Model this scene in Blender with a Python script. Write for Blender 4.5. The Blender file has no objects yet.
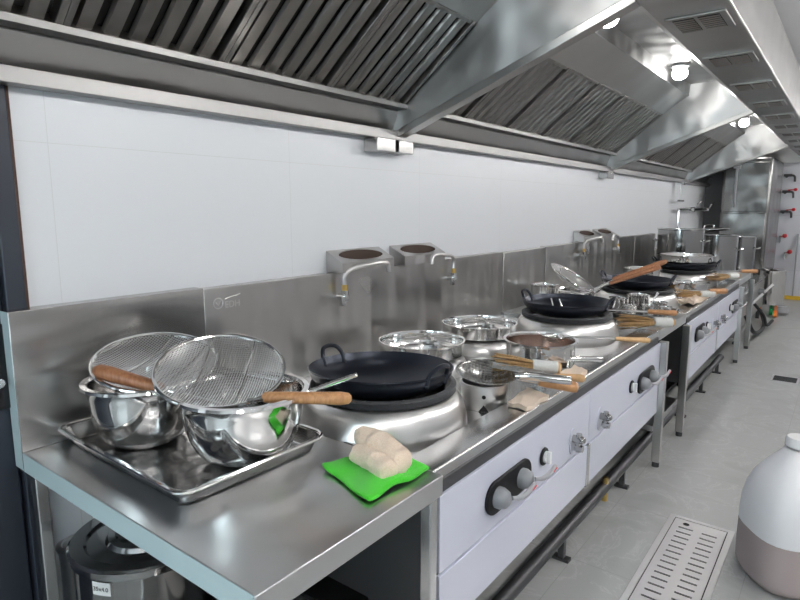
import bpy, bmesh, math, random
from mathutils import Vector, Matrix
random.seed(7)
S = bpy.context.scene
COL = S.collection

# ------------------------------------------------------------------ camera
PITCH, YAW, CAMZ = math.radians(8.922), math.radians(37.43), 1.47
cam_d = bpy.data.cameras.new('camera')
cam = bpy.data.objects.new('camera', cam_d); COL.objects.link(cam)
cam.location = (0, 0, CAMZ)
cam.rotation_euler = (math.pi/2 - PITCH, 0, YAW)
cam_d.sensor_width = 36.0; cam_d.lens = 586.0*36.0/800.0
cam_d.clip_start = 0.02
S.camera = cam

# ------------------------------------------------------------------ world, light, exposure
W = bpy.data.worlds.new('world'); S.world = W; W.use_nodes = True
bgn = W.node_tree.nodes['Background']
bgn.inputs[0].default_value = (0.76, 0.93, 1.0, 1); bgn.inputs[1].default_value = 5.0
S.view_settings.view_transform = 'Standard'; S.view_settings.look = 'None'
S.view_settings.exposure = 0.62; S.view_settings.gamma = 1.0
S.view_settings.use_curve_mapping = False
CEIL_EMIT, BULB_EMIT = 40.0, 26.0
S.cycles.use_denoising = True
S.cycles.max_bounces = 10; S.cycles.glossy_bounces = 6; S.cycles.transparent_max_bounces = 16
S.cycles.sample_clamp_indirect = 6.0
S.cycles.caustics_reflective = False; S.cycles.caustics_refractive = False
po = bpy.data.lights.new('window_portal', 'AREA'); po.shape = 'RECTANGLE'; po.size = 1.6; po.size_y = 1.7
po.cycles.is_portal = True
poo = bpy.data.objects.new('window_portal', po); COL.objects.link(poo)
poo.location = (-.6, -2.62, 1.45); poo.rotation_euler = (math.radians(-90), 0, 0)
poo['kind'] = 'helper'

# ------------------------------------------------------------------ materials
def nt(name):
    m = bpy.data.materials.new(name); m.use_nodes = True
    n = m.node_tree.nodes; l = m.node_tree.links
    return m, n, l, n['Principled BSDF']

def simple(name, col, rough=0.5, metal=0.0, coat=0.0, emit=None, es=0.0, sheen=0.0, trans=0.0, spec=None):
    m, n, l, b = nt(name)
    b.inputs['Base Color'].default_value = (*col, 1)
    b.inputs['Roughness'].default_value = rough; b.inputs['Metallic'].default_value = metal
    b.inputs['Coat Weight'].default_value = coat
    b.inputs['Sheen Weight'].default_value = sheen
    b.inputs['Transmission Weight'].default_value = trans
    if spec is not None: b.inputs['Specular IOR Level'].default_value = spec
    if emit: b.inputs['Emission Color'].default_value = (*emit, 1); b.inputs['Emission Strength'].default_value = es
    return m

def steel(name, col=(.60, .59, .575), rough=.28, rvar=.10, stretch=(3, 3, 90), wave=0.0, wscale=2.2, bump=0.0, cvar=.02, ws=(1, 1, 1)):
    rvar *= .12; stretch = tuple(min(q, 6)*.3 for q in stretch)
    """brushed stainless: stretched grain drives roughness and tint, a slow noise buckles the sheet"""
    m, n, l, b = nt(name)
    b.inputs['Metallic'].default_value = 1.0
    tc = n.new('ShaderNodeTexCoord'); mp = n.new('ShaderNodeMapping'); mp.inputs['Scale'].default_value = stretch
    l.new(tc.outputs['Object'], mp.inputs[0])
    no = n.new('ShaderNodeTexNoise'); no.inputs['Scale'].default_value = 3; no.inputs['Detail'].default_value = 1
    l.new(mp.outputs[0], no.inputs['Vector'])
    mr = n.new('ShaderNodeMapRange'); mr.inputs['From Min'].default_value = 0; mr.inputs['From Max'].default_value = 1
    mr.inputs['To Min'].default_value = max(.02, rough-rvar); mr.inputs['To Max'].default_value = rough+rvar
    l.new(no.outputs['Fac'], mr.inputs[0]); l.new(mr.outputs[0], b.inputs['Roughness'])
    cr = n.new('ShaderNodeValToRGB')
    cr.color_ramp.elements[0].position = 0; cr.color_ramp.elements[0].color = tuple(c*(1-cvar) for c in col)+(1,)
    cr.color_ramp.elements[1].position = 1; cr.color_ramp.elements[1].color = tuple(min(1, c*(1+cvar)) for c in col)+(1,)
    l.new(no.outputs['Fac'], cr.inputs[0]); l.new(cr.outputs[0], b.inputs['Base Color'])
    if wave:
        n2 = n.new('ShaderNodeTexNoise'); n2.inputs['Scale'].default_value = wscale; n2.inputs['Detail'].default_value = 1.0; n2.normalize = False
        m2 = n.new('ShaderNodeMapping'); m2.inputs['Scale'].default_value = ws; l.new(tc.outputs['Object'], m2.inputs[0]); l.new(m2.outputs[0], n2.inputs['Vector'])
        b2 = n.new('ShaderNodeBump'); b2.inputs['Strength'].default_value = wave; b2.inputs['Distance'].default_value = .12
        l.new(n2.outputs['Fac'], b2.inputs['Height']); l.new(b2.outputs[0], b.inputs['Normal'])
    return m

def fabric(name, col, col2, scale=260, bump=.6):
    m, n, l, b = nt(name)
    b.inputs['Roughness'].default_value = .95; b.inputs['Sheen Weight'].default_value = .3
    tc = n.new('ShaderNodeTexCoord'); no = n.new('ShaderNodeTexNoise'); no.inputs['Scale'].default_value = scale; no.inputs['Detail'].default_value = 4
    l.new(tc.outputs['Object'], no.inputs['Vector'])
    cr = n.new('ShaderNodeValToRGB'); cr.color_ramp.elements[0].position = .3; cr.color_ramp.elements[1].position = .7
    cr.color_ramp.elements[0].color = (*col2, 1); cr.color_ramp.elements[1].color = (*col, 1)
    l.new(no.outputs['Fac'], cr.inputs[0]); l.new(cr.outputs[0], b.inputs['Base Color'])
    bp = n.new('ShaderNodeBump'); bp.inputs['Strength'].default_value = bump; bp.inputs['Distance'].default_value = .003
    l.new(no.outputs['Fac'], bp.inputs['Height']); l.new(bp.outputs[0], b.inputs['Normal'])
    return m

def wood(name, col, col2, rough=.45, stretch=(90, 90, 6)):
    m, n, l, b = nt(name); b.inputs['Roughness'].default_value = rough
    tc = n.new('ShaderNodeTexCoord'); mp = n.new('ShaderNodeMapping'); mp.inputs['Scale'].default_value = stretch
    l.new(tc.outputs['Object'], mp.inputs[0])
    no = n.new('ShaderNodeTexNoise'); no.inputs['Scale'].default_value = 1.5; no.inputs['Detail'].default_value = 5
    l.new(mp.outputs[0], no.inputs['Vector'])
    cr = n.new('ShaderNodeValToRGB'); cr.color_ramp.elements[0].position = .3; cr.color_ramp.elements[1].position = .72
    cr.color_ramp.elements[0].color = (*col2, 1); cr.color_ramp.elements[1].color = (*col, 1)
    l.new(no.outputs['Fac'], cr.inputs[0]); l.new(cr.outputs[0], b.inputs['Base Color'])
    return m

def wire_mesh(name, pitch=.0042, fill=.34):
    """woven steel wire: see-through squares between round wires, in the sieve's own coordinates"""
    m, n, l, b = nt(name)
    b.inputs['Metallic'].default_value = 1; b.inputs['Base Color'].default_value = (.74, .74, .74, 1); b.inputs['Roughness'].default_value = .35
    out = n['Material Output']
    tc = n.new('ShaderNodeTexCoord'); sp = n.new('ShaderNodeSeparateXYZ'); l.new(tc.outputs['Object'], sp.inputs[0])
    fs = []
    for ax in ('X', 'Y'):
        a = n.new('ShaderNodeMath'); a.operation = 'DIVIDE'; a.inputs[1].default_value = pitch; l.new(sp.outputs[ax], a.inputs[0])
        f = n.new('ShaderNodeMath'); f.operation = 'FRACT'; l.new(a.outputs[0], f.inputs[0])
        g = n.new('ShaderNodeMath'); g.operation = 'LESS_THAN'; g.inputs[1].default_value = fill; l.new(f.outputs[0], g.inputs[0]); fs.append(g)
    mx = n.new('ShaderNodeMath'); mx.operation = 'MAXIMUM'; l.new(fs[0].outputs[0], mx.inputs[0]); l.new(fs[1].outputs[0], mx.inputs[1])
    tr = n.new('ShaderNodeBsdfTransparent'); ms = n.new('ShaderNodeMixShader')
    l.new(mx.outputs[0], ms.inputs[0]); l.new(tr.outputs[0], ms.inputs[1]); l.new(b.outputs[0], ms.inputs[2]); l.new(ms.outputs[0], out.inputs[0])
    return m

def tile_mat(name, col, joint, w, h, off, axes, rough, gap=.0025, veins=None, coat=0.0):
    """rectangular tiles with thin joints; axes says which two world axes carry the grid"""
    m, n, l, b = nt(name)
    b.inputs['Roughness'].default_value = rough; b.inputs['Coat Weight'].default_value = coat
    tc = n.new('ShaderNodeTexCoord'); sp = n.new('ShaderNodeSeparateXYZ'); l.new(tc.outputs['Object'], sp.inputs[0])
    ls = []
    for ax, size, o in ((axes[0], w, off[0]), (axes[1], h, off[1])):
        a = n.new('ShaderNodeMath'); a.operation = 'SUBTRACT'; a.inputs[1].default_value = o-1000*size; l.new(sp.outputs[ax], a.inputs[0])
        d = n.new('ShaderNodeMath'); d.operation = 'DIVIDE'; d.inputs[1].default_value = size; l.new(a.outputs[0], d.inputs[0])
        f = n.new('ShaderNodeMath'); f.operation = 'FRACT'; l.new(d.outputs[0], f.inputs[0])
        g = n.new('ShaderNodeMath'); g.operation = 'LESS_THAN'; g.inputs[1].default_value = gap/size; l.new(f.outputs[0], g.inputs[0]); ls.append(g)
    mx = n.new('ShaderNodeMath'); mx.operation = 'MAXIMUM'; l.new(ls[0].outputs[0], mx.inputs[0]); l.new(ls[1].outputs[0], mx.inputs[1])
    mixc = n.new('ShaderNodeMix'); mixc.data_type = 'RGBA'
    mixc.inputs[6].default_value = (*col, 1); mixc.inputs[7].default_value = (*joint, 1)
    l.new(mx.outputs[0], mixc.inputs[0])
    if veins:
        no = n.new('ShaderNodeTexNoise'); no.inputs['Scale'].default_value = 3.2; no.inputs['Detail'].default_value = 9; no.inputs['Roughness'].default_value = .62; no.inputs['Distortion'].default_value = 1.2
        l.new(tc.outputs['Object'], no.inputs['Vector'])
        cr = n.new('ShaderNodeValToRGB'); e = cr.color_ramp.elements
        e[0].position = .30; e[0].color = (*veins[0], 1); e[1].position = .66; e[1].color = (*col, 1)
        v = e.new(.50); v.color = (*col, 1)
        v = e.new(.515); v.color = (*veins[1], 1); v = e.new(.53); v.color = (*col, 1)
        l.new(no.outputs['Fac'], cr.inputs[0]); l.new(cr.outputs[0], mixc.inputs[6])
    else:
        no = n.new('ShaderNodeTexNoise'); no.inputs['Scale'].default_value = 1.3; no.inputs['Detail'].default_value = 1
        l.new(tc.outputs['Object'], no.inputs['Vector'])
        bp = n.new('ShaderNodeBump'); bp.inputs['Strength'].default_value = .12; bp.inputs['Distance'].default_value = .03
        l.new(no.outputs['Fac'], bp.inputs['Height']); l.new(bp.outputs[0], b.inputs['Normal'])
    l.new(mixc.outputs[2], b.inputs['Base Color'])
    return m

M = {}
M['sheet'] = steel('stainless_sheet', (.52, .51, .50), .28, .10, (2, 2, 4), wave=.14, wscale=2.2, ws=(1, 2.6, .5))
M['sheet_h'] = steel('stainless_sheet_long_grain', (.50, .49, .48), .26, .10, (3, 2, 3), wave=.14, wscale=2.0, ws=(1, .5, 3.0))
M['top'] = steel('stainless_worktop', (.66, .66, .66), .30, .10, (4, 3, 3), wave=.07, wscale=3.5)
M['lip'] = steel('stainless_gutter_lip', (.33, .325, .32), .40, .06, (6, 2, 6))
M['potsteel'] = steel('stock_pot_steel', (.40, .40, .40), .14, .05, (4, 4, 4))
M['rim'] = steel('stainless_rim', (.62, .62, .62), .24, .06, (60, 2, 60), wave=.03)
M['hood'] = steel('stainless_hood', (.46, .45, .44), .30, .10, (2, 50, 2), wave=.10, wscale=2.5)
M['partition'] = steel('stainless_partition', (.50, .50, .50), .42, .10, (3, 40, 3), wave=.14, wscale=3.5)
M['filter'] = steel('stainless_baffle', (.34, .325, .31), .32, .08, (6, 40, 6), wave=.06, wscale=14)
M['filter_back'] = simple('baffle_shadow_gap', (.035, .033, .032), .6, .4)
M['satin'] = steel('spun_stainless', (.70, .69, .68), .30, .07, (5, 5, 40), wave=.05, wscale=6)
M['polish'] = steel('polished_stainless', (.74, .73, .72), .09, .04, (4, 4, 50), wave=.02, wscale=5, cvar=.03)
M['tray'] = steel('tray_stainless', (.56, .56, .56), .20, .08, (8, 8, 8), wave=.08, wscale=9)
M['mirror'] = steel('chrome', (.80, .80, .80), .10, .03, (5, 5, 5), cvar=.02)
M['dark_steel'] = simple('dark_steel', (.10, .10, .105), .45, .8)
M['film'] = simple('lavender_white_film_panel', (.66, .68, .79), .22, 0, .25)
M['teal_film'] = simple('pale_teal_protective_film', (.50, .61, .63), .35)
M['iron'] = simple('wok_iron', (.020, .024, .036), .30, .55)
M['castiron'] = fabric('cast_iron_ring', (.035, .035, .04), (.012, .012, .014), 150, .5)
M['black'] = simple('black_plastic', (.006, .006, .008), .5, spec=.25)
M['black_gloss'] = simple('black_gloss', (.010, .010, .012), .12)
M['knobgrey'] = simple('grey_knob_plastic', (.25, .26, .275), .35)
M['lever'] = simple('pale_grey_lever', (.40, .40, .42), .35)
M['white'] = simple('white_plastic', (.82, .82, .82), .35)
M['redplastic'] = simple('red_plastic', (.65, .03, .04), .35)
M['greenplastic'] = simple('green_plastic', (.02, .45, .12), .35)
M['orange'] = simple('orange_plastic', (.85, .22, .03), .4)
M['yellow'] = simple('yellow_plastic', (.85, .55, .05), .4)
M['brass'] = simple('brass', (.70, .48, .16), .3, 1)
M['woodred'] = wood('reddish_wood', (.42, .19, .09), (.26, .10, .045))
M['woodtan'] = wood('tan_wood', (.62, .33, .15), (.45, .21, .09))
M['woodpale'] = wood('pale_wood', (.72, .45, .22), (.58, .34, .15))
M['bamboo'] = wood('bamboo_split', (.60, .38, .15), (.26, .14, .045), .5, (160, 160, 4))
M['string'] = fabric('white_string', (.80, .80, .77), (.62, .61, .58), 300, .8)
M['green'] = fabric('green_microfibre', (.07, .78, .02), (.045, .58, .012), 330, .8)
M['towel'] = fabric('beige_towelling', (.93, .77, .62), (.82, .62, .46), 300, .7)
M['wire'] = wire_mesh('woven_wire', .0070, .33)
M['cabinet'] = steel('cabinet_stainless', (.25, .245, .24), .26, .1, (60, 2, 60), wave=.16, wscale=2.4)
M['flue_brown'] = simple('dark_brown_flue_inside', (.075, .05, .038), .7, .3)  # one dark brown over the whole inside of the flue
M['navy'] = simple('navy_aluminium', (.018, .024, .042), .42, .1)
M['navy2'] = simple('slate_aluminium', (.030, .037, .052), .40, .1)
M['rust'] = simple('brown_sealant', (.10, .055, .04), .7)
M['walltile'] = tile_mat('white_wall_tile', (.82, .84, .87), (.74, .75, .755), .9, .6, (.745, 1.65), ('Y', 'Z'), .30, .0022)
M['walltile_end'] = tile_mat('white_end_wall_tile', (.76, .77, .82), (.58, .58, .62), .6, .9, (-.6, .45), ('X', 'Z'), .2, .004)
M['floortile'] = tile_mat('grey_stone_floor_tile', (.42, .425, .418), (.33, .33, .325), .6, .6, (-.21, 2.26), ('X', 'Y'), .30, .003, veins=((.365, .37, .36), (.50, .50, .495)))
M['paint'] = simple('white_paint', (.80, .80, .81), .6)
M['bulb'] = simple('lit_bulb_glass', (1, 1, 1), .3, emit=(1, .985, .95), es=BULB_EMIT)
M['panel_light'] = simple('lit_ceiling_diffuser', (1, 1, 1), .4, emit=(1, .985, .97), es=CEIL_EMIT)
M['paper'] = simple('white_paper_label', (.82, .82, .80), .5)
M['ink'] = simple('black_ink', (.03, .03, .035), .5)
M['grate'] = steel('drain_stainless', (.74, .73, .74), .34, .08, (4, 40, 4))
M['slot'] = simple('drain_slot_shadow', (.02, .02, .02), .8)
M['liquid'] = simple('brown_liquid', (.44, .365, .355), .22)
M['purple'] = simple('dark_red_band', (.16, .015, .05), .4)
M['blackhose'] = simple('black_rubber', (.015, .015, .016), .5)
M['redinside'] = steel('reddish_reflection_steel', (.50, .41, .37), .16, .05, (4, 4, 40))  # reddish reflection inside the deep pot, put into the steel colour

def jug_mat():
    m, n, l, b = nt('translucent_white_plastic')
    b.inputs['Base Color'].default_value = (.90, .89, .90, 1); b.inputs['Roughness'].default_value = .32
    b.inputs['Subsurface Weight'].default_value = .25; b.inputs['Subsurface Radius'].default_value = (.05, .05, .05)
    return m
M['jug'] = jug_mat()

# ------------------------------------------------------------------ mesh building
class MB:
    def __init__(s): s.v = []; s.f = []
    def add(s, vs, fs):
        o = len(s.v); s.v += [tuple(p) for p in vs]; s.f += [tuple(i+o for i in f) for f in fs]; return s
    def box(s, x0, x1, y0, y1, z0, z1):
        return s.add([(x0,y0,z0),(x1,y0,z0),(x1,y1,z0),(x0,y1,z0),(x0,y0,z1),(x1,y0,z1),(x1,y1,z1),(x0,y1,z1)],
                     [(0,3,2,1),(4,5,6,7),(0,1,5,4),(1,2,6,5),(2,3,7,6),(3,0,4,7)])
    def prism_y(s, poly, y0, y1):
        n = len(poly)
        vs = [(x, y0, z) for x, z in poly]+[(x, y1, z) for x, z in poly]
        return s.add(vs, [tuple(range(n-1, -1, -1)), tuple(range(n, 2*n))]+[(i, (i+1) % n, n+(i+1) % n, n+i) for i in range(n)])
    def prism_z(s, poly, z0, z1):
        n = len(poly)
        vs = [(x, y, z0) for x, y in poly]+[(x, y, z1) for x, y in poly]
        return s.add(vs, [tuple(range(n-1, -1, -1)), tuple(range(n, 2*n))]+[(i, (i+1) % n, n+(i+1) % n, n+i) for i in range(n)])
    def prism_x(s, poly, x0, x1):
        n = len(poly)
        vs = [(x0, y, z) for y, z in poly]+[(x1, y, z) for y, z in poly]
        return s.add(vs, [tuple(range(n-1, -1, -1)), tuple(range(n, 2*n))]+[(i, (i+1) % n, n+(i+1) % n, n+i) for i in range(n)])
    def sheet_y(s, pts, y0, y1, t):
        """bent sheet: an open XZ polyline given thickness t, run along y"""
        P = [Vector(p) for p in pts]; out = []
        for i, p in enumerate(P):
            d = (P[min(i+1, len(P)-1)]-P[max(i-1, 0)]).normalized(); out.append(p+Vector((-d.y, d.x))*t)
        return s.prism_y([tuple(p) for p in P]+[tuple(p) for p in reversed(out)], y0, y1)
    def lathe(s, prof, seg=48, c=(0, 0, 0), closed=False):
        vs = []; rings = []
        for r, z in prof:
            if r < 1e-6: rings.append([len(vs)]); vs.append((c[0], c[1], c[2]+z))
            else:
                rings.append(list(range(len(vs), len(vs)+seg)))
                vs += [(c[0]+r*math.cos(2*math.pi*k/seg), c[1]+r*math.sin(2*math.pi*k/seg), c[2]+z) for k in range(seg)]
        fs = []
        pairs = list(zip(rings, rings[1:]))+([(rings[-1], rings[0])] if closed else [])
        for a, b in pairs:
            if len(a) == 1 and len(b) == 1: continue
            for k in range(seg):
                k2 = (k+1) % seg
                if len(a) == 1: fs.append((a[0], b[k2], b[k]))
                elif len(b) == 1: fs.append((a[k], a[k2], b[0]))
                else: fs.append((a[k], a[k2], b[k2], b[k]))
        return s.add(vs, fs)
    def tube(s, pts, r, seg=12, closed=False):
        P = [Vector(p) for p in pts]; n = len(P)
        R = r if isinstance(r, (list, tuple)) else [r]*n
        vs = []; N = None
        for i, p in enumerate(P):
            if closed: d = (P[(i+1) % n]-P[i-1]).normalized()
            else: d = (P[min(i+1, n-1)]-P[max(i-1, 0)]).normalized()
            if N is None: N = d.orthogonal().normalized()
            N = (N-d*N.dot(d)).normalized(); B = d.cross(N)
            vs += [p+(N*math.cos(2*math.pi*k/seg)+B*math.sin(2*math.pi*k/seg))*R[i] for k in range(seg)]
        fs = []
        for i in range(n if closed else n-1):
            a = i*seg; b = ((i+1) % n)*seg
            for k in range(seg): fs.append((a+k, a+(k+1) % seg, b+(k+1) % seg, b+k))
        if not closed: fs += [tuple(range(seg-1, -1, -1)), tuple(range((n-1)*seg, n*seg))]
        return s.add(vs, fs)
    def sphere(s, c, r, seg=20, rings=12, sc=(1, 1, 1)):
        b = len(s.v)
        s.lathe([(r*math.sin(math.pi*i/rings), -r*math.cos(math.pi*i/rings)) for i in range(rings+1)], seg)
        for i in range(b, len(s.v)): x, y, z = s.v[i]; s.v[i] = (c[0]+x*sc[0], c[1]+y*sc[1], c[2]+z*sc[2])
        return s

def smooth_path(pts, n=6):
    """Catmull-Rom through the points"""
    P = [Vector(p) for p in pts]; P = [P[0]*2-P[1]]+P+[P[-1]*2-P[-2]]; out = []
    for i in range(1, len(P)-2):
        a, b, c, d = P[i-1:i+3]
        for k in range(n):
            t = k/n
            out.append(.5*((2*b)+(c-a)*t+(2*a-5*b+4*c-d)*t*t+(3*b-a-3*c+d)*t**3))
    out.append(P[-2]); return out

def obj(name, mb, mat, parent=None, bevel=0.0, seg=2, angle=35, loc=(0, 0, 0), label=None):
    me = bpy.data.meshes.new(name); me.from_pydata(mb.v, [], mb.f); me.update()
    bm = bmesh.new(); bm.from_mesh(me); bmesh.ops.recalc_face_normals(bm, faces=bm.faces); bm.to_mesh(me); bm.free()
    me.materials.append(M[mat] if isinstance(mat, str) else mat)
    me.shade_smooth(); me.set_sharp_from_angle(angle=math.radians(angle))
    o = bpy.data.objects.new(name, me); COL.objects.link(o); o.location = loc
    if parent: o.parent = parent
    if bevel:
        md = o.modifiers.new('bevel', 'BEVEL'); md.width = bevel; md.segments = seg; md.limit_method = 'ANGLE'; md.angle_limit = math.radians(40)
        md.harden_normals = False
    if label: o['label'] = label
    return o

def text_mesh(name, curve):
    tmp = bpy.data.objects.new(name, curve); COL.objects.link(tmp)
    me = bpy.data.meshes.new_from_object(tmp.evaluated_get(bpy.context.evaluated_depsgraph_get()))
    bpy.data.objects.remove(tmp)
    if not me.materials: me.materials.append(curve.materials[0])
    o = bpy.data.objects.new(name, me); COL.objects.link(o); return o

def tag(o, label, cat, group=None):
    o['label'] = label; o['category'] = cat
    if group: o['group'] = group
    return o

def thing(name, label, cat, loc=(0, 0, 0), rz=0.0, group=None, rot=None):
    o = bpy.data.objects.new(name, None); COL.objects.link(o); o.empty_display_size = .05
    o.location = loc; o.rotation_euler = rot if rot else (0, 0, rz)
    return tag(o, label, cat, group)

def struct(name, mb, mat, parent=None, bevel=0.0):
    o = obj(name, mb, mat, parent, bevel)
    if not parent: o['kind'] = 'structure'
    return o

def dup(root, loc=None, label=None, group=None, rz=None):
    kids = {}
    for o in bpy.data.objects:
        if o.parent: kids.setdefault(o.parent.name, []).append(o)
    def rec(o, par):
        c = o.copy(); COL.objects.link(c)
        if par: c.parent = par
        for k in kids.get(o.name, []): rec(k, c)
        return c
    r = rec(root, None)
    if loc: r.location = loc
    if rz is not None: r.rotation_euler = (0, 0, rz)
    if label: r['label'] = label
    if group: r['group'] = group
    return r

def aim(o, d, up=(0, 0, 1)):
    """turn an object so that its own +X runs along d and its +Z stays near up"""
    x = Vector(d).normalized(); z = Vector(up); z = (z-x*z.dot(x)).normalized(); y = z.cross(x)
    o.rotation_euler = Matrix((x, y, z)).transposed().to_euler(); return o

# ================================================================== THE ROOM
WX, WR, WB, WF, CZ = -1.82, 2.2, 11.6, -2.6, 2.62
struct('floor', MB().box(WX-.1, WR+.1, WF-.1, WB+.1, -.05, 0), 'floortile')
struct('ceiling', MB().box(WX-.1, WR+.1, WF-.1, WB+.1, CZ, CZ+.05), 'paint')
struct('wall_left', MB().box(WX-.1, WX, .652, WB, 0, CZ).box(WX-.1, WX, WF, -.62, 0, CZ).box(WX-.1, WX, -.62, .652, 2.2, CZ), 'walltile')
struct('wall_right', MB().box(WR, WR+.1, WF, WB, 0, CZ), simple('grey_right_wall', (.45, .45, .46), .5))
struct('wall_back', MB().box(WX-.1, WR+.1, WB, WB+.1, 0, CZ), 'walltile_end')
struct('wall_front', MB().box(WX-.1, -1.4, WF-.1, WF, 0, CZ).box(.2, WR+.1, WF-.1, WF, 0, CZ).box(-1.4, .2, WF-.1, WF, 0, .6).box(-1.4, .2, WF-.1, WF, 2.3, CZ), simple('dark_grey_front_wall', (.16, .155, .15), .5))
w1 = struct('window_1', MB().box(-1.4, .2, WF-.07, WF-.02, .6, .66).box(-1.4, .2, WF-.07, WF-.02, 2.24, 2.3).box(-1.4, -1.34, WF-.07, WF-.02, .66, 2.24).box(.14, .2, WF-.07, WF-.02, .66, 2.24).box(-.63, -.57, WF-.07, WF-.02, .66, 2.24), 'navy')
# dark blue aluminium door beside the tiled wall
d1 = struct('door_1', MB().box(WX-.06, WX-.02, -.6, .63, .01, 2.18), 'navy')
obj('door_frame', MB().box(WX-.09, WX+.012, .60, .65, 0, 2.2).box(WX-.09, WX+.012, -.62, -.57, 0, 2.2).box(WX-.09, WX+.012, -.57, .60, 2.14, 2.2), 'navy2', d1, .004)
obj('door_stile', MB().box(WX-.02, WX-.004, .50, .592, .02, 2.13).box(WX-.02, WX-.004, -.56, -.46, .02, 2.13).box(WX-.02, WX-.004, -.46, .5, .02, .14).box(WX-.02, WX-.004, -.46, .5, 2.0, 2.13), 'navy2', d1, .003)
lk = obj('door_lock', MB().box(WX-.004, WX+.012, .535, .585, .92, 1.16), 'black_gloss', d1, .004)
obj('lock_cylinder', MB().tube([(WX+.01, .558, 1.00), (WX+.03, .558, 1.00)], .013, 16), 'mirror', lk)
struct('trim_1', MB().box(WX-.05, WX+.004, .6505, .658, 0, 1.80), 'rust')
# dark recess column at the far corner and its duct
struct('trim_2', MB().box(WX, -1.56, 10.0, 11.55, 0, 2.0), simple('grey_column', (.16, .16, .165), .5))

# ================================================================== CEILING LIGHTS OVER THE AISLE
def ceiling_light(y, label):
    t = thing('ceiling_light', label, 'ceiling light', (.80, y, CZ), group='batten lights over the aisle')
    obj('housing', MB().box(-.035, .035, -.60, .60, -.24, -.215), 'white', t, .004)
    for q in (-.4, .4): obj('drop_rod', MB().tube([(0, q, -.215), (0, q, -.001)], .006, 8), 'white', t)  # drop added so the unseen tubes light the ceiling too
    obj('tube', MB().tube([(0, -.585, -.272), (0, .585, -.272)], .030, 16), 'panel_light', t)
    return t
for k, (y, w) in enumerate(((-1.4, 'nearest the window'), (.5, 'above the photographer'), (2.4, 'above the floor drain'), (4.3, 'level with the side table'), (6.2, 'level with the nearest stock pot'), (8.1, 'level with the stock stove'), (10.0, 'nearest the end wall'))):
    ceiling_light(y, 'white tube batten light over the aisle, '+w)

# ================================================================== EXHAUST HOOD
HY0, HY1 = -.78, 11.55
PY = (2.31, 5.42, 8.56)
hood = thing('exhaust_hood', 'long stainless steel exhaust hood along the tiled wall above the ranges', 'hood', (0, 0, 0))
def hm(mb, name, mat, bevel=.0015, **k): return obj(name, mb, mat, hood, bevel, **k)
hm(MB().prism_y([(-1.815, 1.79), (-1.755, 1.79), (-1.755, 1.832), (-1.760, 1.832), (-1.760, 1.796), (-1.815, 1.796)], HY0, HY1), 'gutter', 'lip')
hm(MB().prism_y([(-1.815, 1.83), (-1.775, 1.925), (-1.78, 1.935), (-1.819, 1.935)], HY0, HY1), 'lower_panel', 'hood')
hm(MB().prism_y([(-1.80, 1.932), (-1.722, 1.932), (-1.722, 1.953), (-1.729, 1.953), (-1.729, 1.938), (-1.80, 1.938)], HY0, HY1), 'filter_ledge', 'lip')
hm(MB().prism_y([(-1.365, 2.245), (-1.170, 2.395), (-1.178, 2.405), (-1.38, 2.26)], HY0, HY1), 'upper_panel', 'hood')
hm(MB().prism_y([(-1.166, 2.375), (-1.160, 2.375), (-1.160, 2.475), (-.955, 2.475), (-.955, 2.485), (-1.166, 2.485)], HY0, HY1), 'light_channel', 'partition')
hm(MB().prism_y([(-.965, 2.474), (-.688, 2.218), (-.688, 2.20), (-.425, 2.20), (-.42, 2.205), (-.42, 2.485), (-.96, 2.485)], HY0, HY1), 'air_box', 'hood', .004)
hm(MB().box(-1.815, -.42, HY0, HY1, 2.487, 2.497), 'top_sheet', 'hood')
PROF = [(-1.812, 1.80), (-.70, 2.205), (-.962, 2.47), (-1.155, 2.47), (-1.16, 2.385), (-1.372, 2.24), (-1.74, 1.94), (-1.812, 1.93)]
hm(MB().prism_y(PROF, HY0, HY0+.006), 'end_panel', 'partition')
for y in PY:
    p = hm(MB().prism_y(PROF, y-.003, y+.003), 'partition', 'partition', 0)
    # folded channel along the lower edge
    a, b = Vector((-1.76, 1.815)), Vector((-.69, 2.207)); d = (b-a).normalized(); n = Vector((-d.y, d.x))
    q = [a-n*.012, b-n*.012, b+n*.022, a+n*.022]
    obj('flange', MB().prism_y([tuple(v) for v in q], y-.032, y+.032), 'hood', p, .003)
hm(MB().prism_y([(-1.40, 2.19), (-.70, 2.19), (-.70, 2.21), (-.962, 2.47), (-1.16, 2.47), (-1.38, 2.23)], HY1-.03, HY1), 'end_panel', 'partition', 0)
for k, y in enumerate((1.75, 2.68, 3.42, 4.22, 5.0, 5.72, 6.42, 7.15, 7.85, 8.6, 9.3)):
    g = hm(MB().box(-.66, -.445, y-.115, y+.115, 2.192, 2.1995), 'grille', 'hood', .002)
    sl = MB()
    for (x0, x1) in ((-.635, -.56), (-.545, -.47)):
        sl.box(x0, x1, y-.095, y+.095, 2.1905, 2.1925)
    obj('opening', sl, 'slot', g)
    ls = MB()
    for i in range(7):
        yy = y-.081+i*.027
        for (x0, x1) in ((-.635, -.56), (-.545, -.47)): ls.add([(x0, yy-.004, 2.1915), (x1, yy-.004, 2.1915), (x1, yy+.004, 2.1880), (x0, yy+.004, 2.1880), (x0, yy-.004, 2.1905), (x1, yy-.004, 2.1905), (x1, yy+.004, 2.1870), (x0, yy+.004, 2.1870)], [(0, 1, 2, 3), (7, 6, 5, 4), (0, 4, 5, 1), (1, 5, 6, 2), (2, 6, 7, 3), (3, 7, 4, 0)])
    obj('louvre', ls, 'filter', g)

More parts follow.
